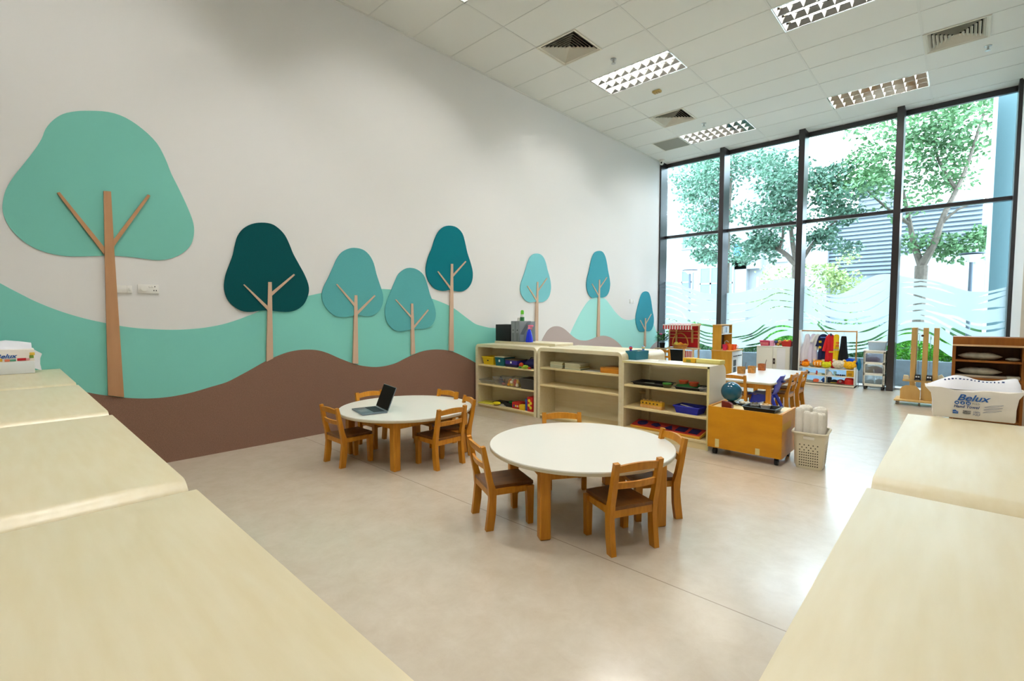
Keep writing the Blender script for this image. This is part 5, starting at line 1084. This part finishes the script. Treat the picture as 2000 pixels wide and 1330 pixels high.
o = thing('dress_up_hat', 'dark red peaked cap on the bottom rack shelf', 'hat', (3.27+.22, 7.16+.08, .055))
MB().sph((0, .01, .0), (.07, .065, .075), 16, 10).build('crown', plain('#9b1420'), o); MB().cyl((0, -.045, .045), (0, -.062, .038), .02, 16).build('badge', plain('#b89a8c'), o)
MB().box(-.055, .055, -.085, -.03, .006, .014, .004).build('peak', plain('#8a1019'), o)
o = thing('play_helmet', 'shiny red play helmet at the right of the bottom rack shelf', 'helmet', (3.27+.345, 7.16+.10, .055))
MB().lathe([(.098, 0), (.083, .006), (.078, .05), (.066, .09), (.038, .115), (0, .12)], n=28).build('shell', mat('helmet_red', '#d5241b', .25, .5), o)
MB().box(-.006, .006, -.075, .05, .10, .126, .004).build('ridge', mat('helmet_red', '#d5241b'), o)
# folded umbrella leaning by the rack
o = thing('play_umbrella', 'blue and red cloth on a stick leaning at the right end of the rack', 'umbrella', (3.735, 7.34, 0))
MB().tube([(0, 0, 0), (-.01, .0, .45)], .006).build('stick', plain('#8c8f93'), o)
MB().lathe([(.012, .30), (.03, .34), (.035, .40), (.02, .48), (.004, .52)]).build('cloth', plain('#1c7fa8', .8), o)

# ---------------------------------------------------------------- drawer cart
t = thing('drawer_cart', 'white three-drawer plastic cart with clear fronts by the window column', 'drawer cart', (3.965, 7.30, 0))
mc = plain('#e9e4d6', .4)
fr = MB(); w, d = .15, .13
for x in (-w, w-.028): fr.box(x, x+.028, -d, -d+.02, .06, .66, .003, seg=1).box(x, x+.028, d-.02, d, .06, .66, .003, seg=1).box(x+.006, x+.014, -d, d, .06, .66)
for z in (.06, .245, .435, .625): fr.box(-w, w, -d, d, z, z+.038, .003, seg=1)
fr.build('frame', mc, t); MB().box(-w-.008, w+.008, -d-.01, d+.008, .655, .675, .004).build('lid', m_white, t)
for k, (z, vc) in enumerate(((.1, (.9, .94, .96)), (.285, (.9, .85, .8)), (.475, (.75, .7, .82)))):
    mm = see_through('drawer_front_%d' % k, (.93, .95, .96), gloss=.03, veil=.3, veil_col=vc)
    MB().frus((0, 0, z), .235, .235, .25, .25, .142, .004).build('drawer', mm, t, smooth=0)
casters(t, [(-.12, -.1), (.12, -.1), (-.12, .1), (.12, .1)], .024)
for k, (x, y, z, c, s, lb) in enumerate(((-.02, 0, .51, '#8a7ba0', (.10, .08, .05), 'lilac cloth in the top cart drawer'), (-.06, 0, .305, '#c9b27a', (.05, .08, .03), 'yellow cloth in the middle cart drawer'), (.055, 0, .32, '#34409a', (.06, .08, .05), 'blue cloth in the middle cart drawer'), (-.05, 0, .125, '#9aa3a8', (.05, .08, .04), 'grey cloth in the bottom cart drawer'), (.06, 0, .135, '#adb2b2', (.05, .08, .05), 'light grey cloth in the bottom cart drawer'), (.0, 0, .365, '#a08a78', (.1, .08, .03), 'beige cloth in the middle cart drawer'))):
    one('folded_cloth', MB().sph((0, 0, 0), s, 14, 8), mat('cloth_'+c, c, .9, .1, bump=.5, bscale=20), lb, 'cloth', (3.965+x, 7.30, z), 0)
o = thing('storage_box', 'white translucent storage box on top of the drawer cart', 'box', (3.99, 7.31, .675))
MB().frus((0, 0, 0), .22, .19, .25, .21, .14, .004).build('box_body', see_through('frosty_box', (.92, .95, .97), veil=.6, veil_col=(.9, .92, .94)), o, smooth=0)
MB().box(-.13, .13, -.11, .11, .138, .155, .005).build('lid', m_white, o)

# ---------------------------------------------------------------- trolley with three boards
t = thing('book_trolley', 'pale plywood trolley with three upright boards on casters', 'trolley', (4.66, 5.95, 0))
m_tp = wood('trolley_ply', '#c9a25d', '#d3ae6c', .5, 4, (6, 6, 1))
MB().box(-.30, .34, -.20, .20, .055, .075, .003).build('base_board', m_tp, t)
for k, (x0, dd) in enumerate(((-.142, .26), (-.015, .05), (.099, .05))):
    MB().box(x0, x0+.058, -.05, -.05+dd, .075, 1.10, .002, seg=1).build('upright_board', m_tp, t)
for x, s in ((-.13, 1), (.13, 1)):
    P = [(-.11, .075), (.11, .075), (.11, .20), (.10, .23), (.06, .275), (-.05, .275), (-.09, .25), (-.11, .22)]
    MB().prism(P, lambda u, v, w_, x=x: (x+u, w_, v), -.09, -.075).build('wing_panel', m_tp, t, smooth=0)
MB().box(-.22, .26, -.07, .07, .33, .352).build('tray_board', m_tp, t, smooth=0)
m_acr = see_through('acrylic', (.94, .96, .95), gloss=.1, veil=.08, veil_col=(.9, .95, .93))
for x in (-.06, .062): MB().box(x, x+.004, -.03, .18, .36, 1.0).build('acrylic_sheet', m_acr, t, smooth=0)
for x, y in ((-.27, -.16), (-.02, -.16), (.30, -.16), (-.27, .16), (.30, .16)):
    MB().cyl((x-.01, y, .024), (x+.01, y, .024), .024, 16).build('caster', plain('#7d7668'), t)
for k, (x, lb) in enumerate(((-.055, 'small black toy bus between the left and middle trolley boards'), (.07, 'small black toy bus between the middle and right trolley boards'))):
    o = thing('toy_bus', lb, 'toy bus', (4.66+x, 5.91, .352), 0, 'toy buses on the trolley')
    bb_ = MB().box(-.032, .032, -.05, .05, .012, .085, .008).build('body', plain('#15161c'), o)
    for s in (-.013, .013): MB().box(s-.009, s+.009, -.0525, -.048, .045, .065, .002).build('window', plain('#e8eaee'), bb_)
    for s in (-.03, .03):
        for y in (-.03, .03): MB().cyl((s-.005, y, .014), (s+.005, y, .014), .014, 12).build('wheel', m_black, o)
for x, lb, w_ in ((-.185, 'folded cream paper at the left end of the trolley tray', .07), (.185, 'folded cream paper at the right end of the trolley tray', .12)):
    one('folded_paper', MB().prism([(-w_/2, 0), (w_/2, 0), (w_/2*.8, .05), (w_*.1, .10 if w_ > .1 else .06), (-w_/2*.8, .06)], lambda u, v, s: (u, s, v), -.03, .03), plain('#dcd6bf', .8), lb, 'paper', (4.66+x, 5.96, .352))
MB().sph((-.022, -.056, .99), .016, 10, 8).build('knob', plain('#5e3a1e'), t)

# ---------------------------------------------------------------- brown bookshelf against the right wall
t = thing('bookshelf', 'dark orange-brown wooden bookshelf against the right wall', 'bookshelf', (5.263, 4.45, 0))
w = .292
MB().box(-w, -w+.03, 0, .33, 0, .935, .002).build('side_panel', m_brown, t, smooth=0); MB().box(w-.03, w, 0, .33, 0, .935, .002).build('side_panel', m_brown, t, smooth=0)
MB().box(-w, w, 0, .34, .95, 1.037, .003).build('top_rail', m_brown, t); MB().box(-w, w, -.012, .33, .932, .952, .003).build('top_lip', mat('pale_lip', '#d8b489', .35, .5), t)
for z in (.12, .40, .58, .775): MB().box(-w+.03, w-.03, .004, .32, z-.02, z, .002, seg=1).build('shelf_board', m_brown, t)
MB().box(-w+.03, w-.03, .315, .33, .0, .935).build('back_panel', wood('brown_back', '#5a3009', '#693b0f', .5, 3, (7, 7, .8)), t, smooth=0)
def bag(x, z, w_, h, label, m):
    b = MB(); rs = []
    n = 20
    for i in range(11):
        u = -1+2*i/10; ww = max(.03, (1-abs(u)**3)); rs.append([(u*w_/2, .075*ww*math.cos(a*2*PI/n), h/2+h/2*ww*math.sin(a*2*PI/n)*(1+.08*math.sin(7*u+a))) for a in range(n)])
    b.rings(rs); return one('plastic_bag', b, m, label, 'bag', (x, 4.57, z), 0, 'plastic bags on the brown bookshelf', smooth=60)
m_bag = mat('clear_bag', '#a7a596', .3, .5, mott=.25, mscale=14, bump=.5, bscale=26)
bag(5.20, .777, .37, .085, 'flat greyish plastic bag on the upper bookshelf board', m_bag)
bag(5.20, .607, .37, .085, 'flat greyish plastic bag on the second bookshelf board, lying on papers', m_bag)
one('paper_stack', MB().box(-.22, .22, -.08, .08, 0, .025, .002), plain('#a99f8d', .7), 'stack of papers under the lower plastic bag', 'paper', (5.21, 4.56, .581))
one('plastic_bag', MB().sph((0, 0, .02), (.06, .06, .02), 14, 8), m_bag, 'small white bag at the right of the upper bookshelf board', 'bag', (5.46, 4.55, .776))
one('paper_stack', MB().box(-.05, .05, -.07, .07, 0, .03, .002), plain('#b9b7a6', .7), 'small paper stack at the right of the second bookshelf board', 'paper', (5.47, 4.54, .581))
one('toy_figure', MB().sph((0, 0, .015), (.02, .015, .015), 10, 6).sph((.012, 0, .035), .011, 8, 6), plain('#e8bf1c'), 'tiny yellow toy on the third bookshelf board', 'toy', (5.13, 4.51, .401))
# ---------------------------------------------------------------- hand towel packs
m_pack = mat('pack_film', '#efe9e0', .5, .3, bump=.12, bscale=22); m_packtop = mat('pack_film_top', '#e9eaf0', .4, .4, bump=.2, bscale=16)
m_ink = plain('#1d5fae', .5); m_ink2 = plain('#3a4f86', .5); m_inkk = plain('#3a3a3c', .5)
t = thing('towel_pack', 'white plastic pack with blue lettering on the right foreground shelf', 'towel pack', (5.09, -.435, .886), R(4))
W2, D2, HH = .117, .10, .118
rs = []
for z, sx, y0, y1 in ((0, .97, 0, D2), (.004, 1.0, -.002, D2), (.05, 1.0, -.003, D2+.002), (.09, 1.05, -.002, D2), (HH, 1.22, .006, D2-.004)):
    row = []
    for k in range(13):
        u = -1+k/6; row.append((W2*sx*u, y0+.002*math.sin(9*u+z*40)-(.006*(1-u*u) if z > .1 else 0), z+(.004*math.sin(7*u) if z > .1 else 0)-(.012*(1-abs(u)) if z > .1 else 0)))
    for k in range(12, -1, -1):
        u = -1+k/6; row.append((W2*sx*u, y1, z))
    rs.append(row)
pb_ = MB().rings(rs).build('pack_body', m_pack, t, smooth=50)
# open wrapper standing up behind the front edge in two peaks
ridge = [(-.135, .118), (-.10, .138), (-.055, .160), (-.02, .158), (.02, .146), (.06, .146), (.10, .156), (.128, .158), (.132, .122)]
rs = []
for x, z in smooth_path(ridge, 3): rs.append([(x, .012, min(z-.006, .112)), (x, .045, (z+.112)/2+.01), (x, .085, z), (x, .094, z-.002), (x, D2, .10)])
MB().rings(rs, closed=False).build('top_wrapper', m_packtop, t, smooth=60)
MF = lambda x, z, y=-.0062: Matrix.Translation((x, y, z)) @ Matrix.Rotation(PI/2, 4, 'X')
text_mesh('brand_lettering', 'Belux', .034, m_ink, pb_, MF(-.048, .072), shear=.35, offset=.0006, sx=1.15)
for k, ch in enumerate('MZN'):
    MB().cyl((-.047+.0165*k, -.003, .062), (-.047+.0165*k, -.0058, .062), .0068, 18).build('blue_dot', m_ink, pb_)
    text_mesh('dot_letter', ch, .009, m_white, pb_, MF(-.047+.0165*k, .0588, -.0063), offset=.0003, align='CENTER')
text_mesh('fold_lettering', 'FOLD', .0085, m_inkk, pb_, MF(-.003, .0585))
text_mesh('hand_towel_lettering', 'Hand Towel', .0145, m_ink2, pb_, MF(-.056, .043), shear=.2, offset=.0003)
MB().prism([(-.058, .018), (-.042, .018), (-.042, .028), (-.046, .028), (-.050, .033), (-.058, .031)], lambda u, v, s: (u, s, v), -.0058, -.004).build('ply_badge', m_ink, pb_)
text_mesh('ply_lettering', '2 PLY', .0058, m_white, pb_, MF(-.0575, .0225, -.0063))
text_mesh('emblem_lettering', 'DECO', .008, m_inkk, pb_, MF(-.028, .028), offset=.0002); text_mesh('emblem_lettering', 'Quilted', .0068, m_inkk, pb_, MF(-.028, .021), offset=.0001)
MB().lathe([(0, 0), (.012, 0), (.012, .0008), (0, .0008)], n=20, M=Matrix.Translation((-.0175, -.0035, .0235)) @ Matrix.Diagonal((1, 1, .55, 1)) @ Matrix.Rotation(PI/2, 4, 'X')).build('emblem_shade', plain('#c9c6bf'), pb_)
text_mesh('pulp_lettering', '100%', .0095, m_ink2, pb_, MF(.0, .026)); text_mesh('pulp_lettering', 'PULP', .0095, m_ink2, pb_, MF(.0, .0165))
g = MB()
for k in range(3):
    z = .034+.0105*k; x0 = .027+.002*k
    P = [(x0, z-.004), (x0+.034, z+.002), (x0+.052, z+.009), (x0+.018, z+.004), (x0, z-.004)]
    g.tube([(a, -.0055, b) for a, b in P], .0005, 4)
g.build('sheet_drawing', m_ink2, pb_, smooth=0)
g = MB(); rr = random.Random(5)
for k in range(16):
    x = -.085+.011*k; zz = interp(ridge, x)
    g.box(x, x+.004+.003*rr.random(), .040, .0405, (zz+.112)/2+.0135, (zz+.112)/2+.0165+.003*rr.random(), M=None)
g.build('wrapper_print', m_ink2, t, smooth=0)

t = thing('towel_box', 'white box of wrapped hand towels at the far end of the left shelves', 'towel box', (.27, -2.935, .886), R(90))
# local x runs along world Y, local -y faces the camera (+X)
MB().box(-.19, .085, -.025, .11, 0, .085, .004).build('box_body', mat('box_white', '#e2e6e6', .4, .4), t)
rs = []
for z, s, y0, y1 in ((.083, 1.0, -.02, .1), (.13, 1.0, -.022, .1), (.165, 1.02, -.015, .095), (.172, .98, .0, .08)):
    rs.append([(-.19, y0, z), (-.1, y0-.002, z+.003), (0, y0, z), (.085*s, y0, z), (.085*s, y1, z), (-.19, y1, z)])
MB().rings(rs).build('pack_body', m_pack, t, smooth=50)
rs = []
for x, z in ((-.19, .20), (-.1, .225), (-.05, .232), (.02, .222), (.075, .21)): rs.append([(x, -.01, .16), (x, .02, z-.012), (x, .06, z), (x, .1, .165)])
MB().rings(rs, closed=False).build('top_wrapper', m_packtop, t, smooth=60)
MB().prism([(.0, .03), (.035, .012), (.028, .06), (.03, .10), (.04, .13), (.0, .16)], lambda u, v, s: (.085+u, s, v), .0, .09).build('crumpled_end', m_packtop, t)
text_mesh('brand_lettering', 'Belux', .04, m_ink, t, MF(-.105, .112, -.0245), shear=.35, offset=.0008, sx=1.1)
for k, (x, z, w_, h_, c) in enumerate(((-.1, .09, .03, .02, '#d9a82a'), (-.06, .088, .025, .016, '#e07a5a'), (-.035, .088, .03, .014, '#5aa88a'), (.0, .09, .045, .018, '#c3202a'), (.04, .09, .02, .016, '#e0a0a0'), (.06, .105, .022, .02, '#7a9a3a'), (.062, .125, .026, .02, '#dcb84a'))):
    MB().box(x, x+w_, -.0238, -.0205, z, z+h_, .003).build('printed_picture', plain(c), t)

# ---------------------------------------------------------------- outside the windows
struct('ground', MB().box(-45, 50, 7.62, 80, -.16, -.06), mat('paving', '#a8a7a2', .8, .2, mott=.1, mscale=2), smooth=0)
t = one('planter_wall', MB().box(-8, 12, 8.55, 8.70, -.06, .43, .01).box(-8, 12, 9.8, 9.95, -.06, .43, .01).box(-8, 12, 8.70, 9.8, -.06, .36), mat('concrete', '#6f787d', .8, .2, mott=.12, mscale=9), 'long grey concrete planter wall outside the window', 'planter')
m_h1 = mat('hedge_bright', '#5fae2c', .5, .3, mott=.35, mscale=3); m_h2 = mat('hedge_dark', '#3d6a3a', .5, .3, mott=.35, mscale=3)
def leaf_cloud(name, spots, n, L, wd, m, parent, seed, hollow=.0):
    rd = random.Random(seed); b = MB(); V = []; F = []
    for c, r, wgt in spots:
        for _ in range(int(n*wgt)):
            while True:
                d = Vector((rd.uniform(-1, 1), rd.uniform(-1, 1), rd.uniform(-1, 1)))
                if hollow < d.length <= 1: break
            p = Vector(c)+Vector((d.x*r[0], d.y*r[1], d.z*r[2]))
            dr = Vector((rd.gauss(0, 1), rd.gauss(0, 1), rd.gauss(-.2, .7))).normalized(); s = dr.cross(Vector((rd.gauss(0, 1), rd.gauss(0, 1), rd.gauss(0, 1)))).normalized(); nn = dr.cross(s)
            l = L*rd.uniform(.7, 1.3); w = wd*rd.uniform(.8, 1.2); i = len(V)
            V += [p, p+dr*l*.5+s*w*.5+nn*w*.15, p+dr*l, p+dr*l*.5-s*w*.5+nn*w*.15]
            F += [(i, i+1, i+2), (i, i+2, i+3)]
    me = bpy.data.meshes.new(name); me.from_pydata([tuple(v) for v in V], [], F); me.materials.append(m); b.bm.free()
    o = bpy.data.objects.new(name, me); COL.objects.link(o); o.parent = parent
    return o
def bush(x, y, w, h, m, label, seed):
    t = thing('hedge_bush', label, 'bush', (x, y, .36), 0, None)
    leaf_cloud('foliage', [((0, 0, h*.45), (w/2, .45, h*.55), 1)], int(1500*w*h*1.6), .075, .04, m, t, seed, .55)
    MB().tube([(0, 0, 0), (.02, 0, h*.5)], [.03, .015]).build('stem', mat('bark', '#756b61', .8, .2, mott=.2, mscale=20), t)
bush(5.25, 9.25, 1.3, .52, m_h1, 'bright green bush in the planter behind the brown bookshelf', 11)
bush(4.35, 9.25, 1.2, .62, m_h1, 'bright green bush in the planter behind the plywood trolley', 12)
bush(3.3, 9.25, 1.0, .42, m_h2, 'dark green bush in the planter behind the drawer cart', 13)
bush(2.25, 9.25, 1.1, .72, m_h1, 'round bright green bush in the planter behind the red toy basket', 14)
bush(1.1, 9.25, 1.1, .44, m_h2, 'dark leafy bush in the planter behind the play kitchen', 15)
bush(.0, 9.25, 1.1, .40, m_h2, 'dark leafy bush in the planter behind the market stall', 16)
for k, (x, lb) in enumerate(((-7.5, 'long clipped hedge across the street behind the market stall'), (-2.6, 'long clipped hedge across the street behind the play kitchen'), (2.3, 'long clipped hedge across the street behind the clothes rack'), (7.2, 'long clipped hedge across the street behind the brown bookshelf'))):
    t = thing('street_hedge', lb, 'hedge', (x, 14.5, -.06), 0, 'clipped hedges across the street')
    MB().box(-2.4, 2.4, -.3, .3, 0, 1.0, .08).build('hedge_core', mat('hedge_core', '#2c4a2a', .8, .1), t)
    leaf_cloud('foliage', [((0, 0, .6), (2.4, .42, .58), 1)], 2600, .10, .06, mat('hedge_mix', '#4f7f3a', .5, .3, mott=.45, mscale=1.2), t, 40+k, .0)
m_bark = mat('bark', '#756b61', .8, .2, mott=.2, mscale=20)
def tree(x, y, label, trunk, branches, spots, n, m, seed, L=.11, wd=.06):
    t = thing('street_tree', label, 'tree', (x, y, 0), 0, 'trees outside the window')
    MB().tube(trunk[0], trunk[1], 10).build('trunk', m_bark, t)
    for p, r in branches: MB().tube(smooth_path(p, 3), [r*(1-.75*i/(3*(len(p)-1))) for i in range(3*(len(p)-1)+1)], 7).build('branch', m_bark, t)
    leaf_cloud('foliage', spots, n, L, wd, m, t, seed)
def cl(rd, c, r, k, s):
    out = []
    for _ in range(k):
        d = Vector((rd.gauss(0, .5), rd.gauss(0, .5), rd.gauss(0, .45))); out.append(((c[0]+d.x*r[0], c[1]+d.y*r[1], c[2]+d.z*r[2]), (s*rd.uniform(.7, 1.3), s*rd.uniform(.7, 1.3), s*.7*rd.uniform(.7, 1.2)), 1))
    return out
m_l1 = mat('leaves_blue', '#628771', .5, .35, mott=.35, mscale=1.5); m_l2 = mat('leaves_green', '#699162', .5, .35, mott=.35, mscale=1.5); m_l3 = mat('leaves_pale', '#8fa168', .6, .3, mott=.25, mscale=1.5)
rd = random.Random(21)
tree(4.34, 10.2, 'tree with a forked grey trunk seen through the rightmost window', ([(0, 0, -.06), (.02, 0, 1.2), (.03, 0, 2.3)], [.13, .10, .11]),
     [([(.03, 0, 2.3), (-.12, .1, 2.8), (-.25, .15, 3.5), (-.5, .3, 4.6)], .075), ([(.03, 0, 2.3), (.22, -.1, 2.75), (.35, -.1, 3.3), (.62, .0, 4.1), (.85, .1, 5.2)], .08), ([(.3, -.1, 3.1), (.55, -.2, 3.35), (.95, -.2, 3.5)], .035), ([(-.2, .1, 3.2), (-.6, 0, 3.6), (-1.1, -.1, 4.2)], .04), ([(.5, 0, 3.8), (.2, .2, 4.5), (.1, .3, 5.3)], .04)],
     cl(rd, (.1, 0, 4.5), (1.15, .8, 1.0), 26, .45)+cl(rd, (.35, 0, 2.75), (.75, .5, .35), 8, .32)+cl(rd, (-1.0, 0, 4.5), (.5, .6, .9), 9, .36)+cl(rd, (.2, 0, 5.5), (1.3, .8, .5), 10, .5), 140, m_l2, 1)
tree(1.98, 10.2, 'dense tree in the middle windows, its trunk hidden behind a window column', ([(.1, 0, -.06), (.1, 0, 1.4), (.1, 0, 2.45)], [.13, .10, .11]),
     [([(.1, 0, 2.45), (-.2, 0, 2.8), (-.6, .1, 3.05), (-1.0, .2, 3.3)], .075), ([(.1, 0, 2.4), (.35, 0, 2.85), (.65, -.1, 3.2), (1.0, -.2, 3.5)], .06), ([(.1, 0, 2.45), (-.05, 0, 3.3), (-.1, .1, 4.6)], .07), ([(-.3, 0, 2.9), (-.2, -.1, 3.4), (-.45, -.1, 4.4)], .04)],
     cl(rd, (-.35, 0, 4.3), (.95, .8, 1.0), 28, .45)+cl(rd, (.75, 0, 3.9), (.5, .5, .9), 13, .36)+cl(rd, (-.8, 0, 3.0), (.6, .5, .35), 9, .34)+cl(rd, (.75, 0, 3.0), (.35, .4, .25), 4, .28), 145, m_l1, 2)
tree(.15, 10.6, 'tree in the leftmost window next to the mural wall', ([(.12, 0, -.06), (.12, 0, 1.8), (.12, 0, 3.6)], [.13, .11, .09]),
     [([(.12, 0, 3.0), (-.15, 0, 3.7), (-.5, .1, 4.3), (-.9, .1, 4.7)], .05), ([(.12, 0, 3.6), (.2, 0, 4.6), (.2, 0, 5.6)], .06), ([(.12, 0, 2.8), (-.3, .1, 3.0), (-.7, .1, 3.4)], .04)],
     cl(rd, (-.45, 0, 4.4), (.75, .7, 1.1), 24, .42)+cl(rd, (.1, 0, 5.2), (.7, .7, .6), 10, .45)+cl(rd, (-.3, 0, 3.1), (.55, .5, .4), 9, .33), 140, m_l1, 3)
tree(.6, 16.0, 'pale yellow-green bushy tree farther away behind the lamp post', ([(0, 0, -.06), (0, 0, 1.5)], [.07, .04]),
     [([(0, 0, 1.2), (.3, .1, 1.9), (.7, .1, 2.4)], .03), ([(0, 0, 1.2), (-.3, .1, 1.8), (-.6, .1, 2.2)], .03)],
     cl(rd, (.2, 0, 2.0), (1.5, .6, .7), 22, .5)+cl(rd, (1.3, 0, 2.6), (.6, .5, .5), 7, .4), 110, m_l3, 4, .12, .07)
def lamp(x, y, z, label, s=1):
    t = thing('street_lamp', label, 'street lamp', (x, y, 0), 0, 'street lamps outside the window')
    m = plain('#4a5560', .5)
    MB().tube([(0, 0, -.06), (0, 0, z-.16)], [.04*s, .03*s], 10).build('pole', m, t)
    MB().lathe([(.05*s, -.18), (.10*s, -.10), (.16*s, -.04), (.0, -.02)], (0, 0, z), 20).build('diffuser', plain('#e9edf0', .3), t)
    MB().lathe([(.0, -.02), (.20*s, -.02), (.20*s, .0), (.0, .015)], (0, 0, z), 24).build('cap', m, t)
lamp(5.12, 10.0, 2.48, 'tall street lamp seen through the rightmost window', .95)
lamp(1.42, 18.0, 3.05, 'street lamp seen in the third window in front of the pale tree', 1.3)
lamp(-3.86, 18.0, 3.25, 'street lamp seen through the leftmost window', 1.6)
t = thing('outside_column', 'tall grey-green clad column just outside the right window', 'column', (5.50, 8.3, 0))
MB().box(-.165, .25, 0, .5, -.06, 6.0).build('cladding', mat('clad_teal', '#4d676b', .35, .5), t, smooth=0)
MB().box(-.21, -.165, .0, .5, -.06, 6.0).build('edge_trim', plain('#cfd6d8', .5), t, smooth=0)
# buildings across the street
m_bw = mat('white_render', '#878b8d', .8, .2); m_bg = mat('building_glass', '#5f8b98', .3, .5); m_bg2 = mat('building_glass_dark', '#586c86', .3, .5); m_louv = mat('louvre_grey', '#6d7a83', .6, .3)
def bwin(t, x0, x1, z0, z1, nx, nz, m=None, y=-.05):
    f = MB(); f.box(x0-.06, x1+.06, y-.03, y+.06, z0-.06, z0).box(x0-.06, x1+.06, y-.03, y+.06, z1, z1+.06)
    for k in range(nx+1): xx = x0+(x1-x0)*k/nx; f.box(xx-.05, xx+.05, y-.03, y+.06, z0, z1)
    for k in range(1, nz): zz = z0+(z1-z0)*k/nz; f.box(x0, x1, y-.03, y+.06, zz-.05, zz+.05)
    o = f.build('window', m_bw, t, smooth=0)
    MB().box(x0, x1, y, y+.04, z0, z1).build('pane', m or m_bg, o, smooth=0)
t = thing('building', 'white building with bluish windows seen through the left windows', 'building', (-7, 26, 0))
MB().box(-12, 3.0, 0, 10, -.06, 16).build('wall', m_bw, t, smooth=0)
bwin(t, -.75, -.15, 5.3, 6.0, 1, 1); bwin(t, -.75, -.1, 2.6, 3.9, 1, 2, m_bg2); bwin(t, .4, 2.3, 2.2, 4.0, 3, 2); bwin(t, .9, 1.5, 6.9, 7.9, 2, 2, m_bg2); bwin(t, 2.25, 2.8, 4.6, 5.3, 1, 1, mat('blue_panel', '#3f7ab8', .5, .3))
t = thing('building', 'low white annex with a grey roof parapet between the left trees', 'building', (-2.2, 26.5, 0))
MB().box(-2.6, 2.0, 0, 8, -.06, 5.6).build('wall', m_bw, t, smooth=0)
MB().box(-2.6, -1.1, -.5, 0, 3.85, 4.65).build('parapet', plain('#97a2a9', .6), t, smooth=0)
bwin(t, -.4, .1, 4.2, 4.85, 1, 1, plain('#b8bfd4', .5))
for x in (-2.0, -1.4): MB().box(x, x+.12, -.04, .02, 2.3, 3.4).build('door_slit', plain('#b4bcc4', .6), t, smooth=0)
t = thing('building', 'pale building with horizontal louvres behind the third window', 'building', (1.5, 27, 0))
MB().box(-1.8, 4, 0, 9, -.06, 6.4).build('wall', plain('#7d878e', .7), t, smooth=0)
g = MB()
for k in range(16): g.box(-1.8, 4, -.22, 0, 3.3+.2*k, 3.4+.2*k)
g.build('louvre_facade', m_louv, t, smooth=0)
MB().box(-.8, 1.0, 2, 8, 6.4, 8.3).build('tower', m_bw, t, smooth=0)
g = MB()
for k in range(7): g.box(-.8, .15, 1.85, 2.0, 6.6+.25*k, 6.7+.25*k).box(.35, 1.0, 1.85, 2.0, 6.6+.25*k, 6.7+.25*k)
g.build('tower_louvre', m_louv, t, smooth=0)
t = thing('building', 'plain white low wall building behind the right window', 'building', (6.5, 22, 0))
MB().prism([(-3.6, -.06), (6, -.06), (6, 5.4), (-3.6, 3.6)], lambda u, v, s: (u, s, v), 0, 6).build('wall', m_bw, t, smooth=0)
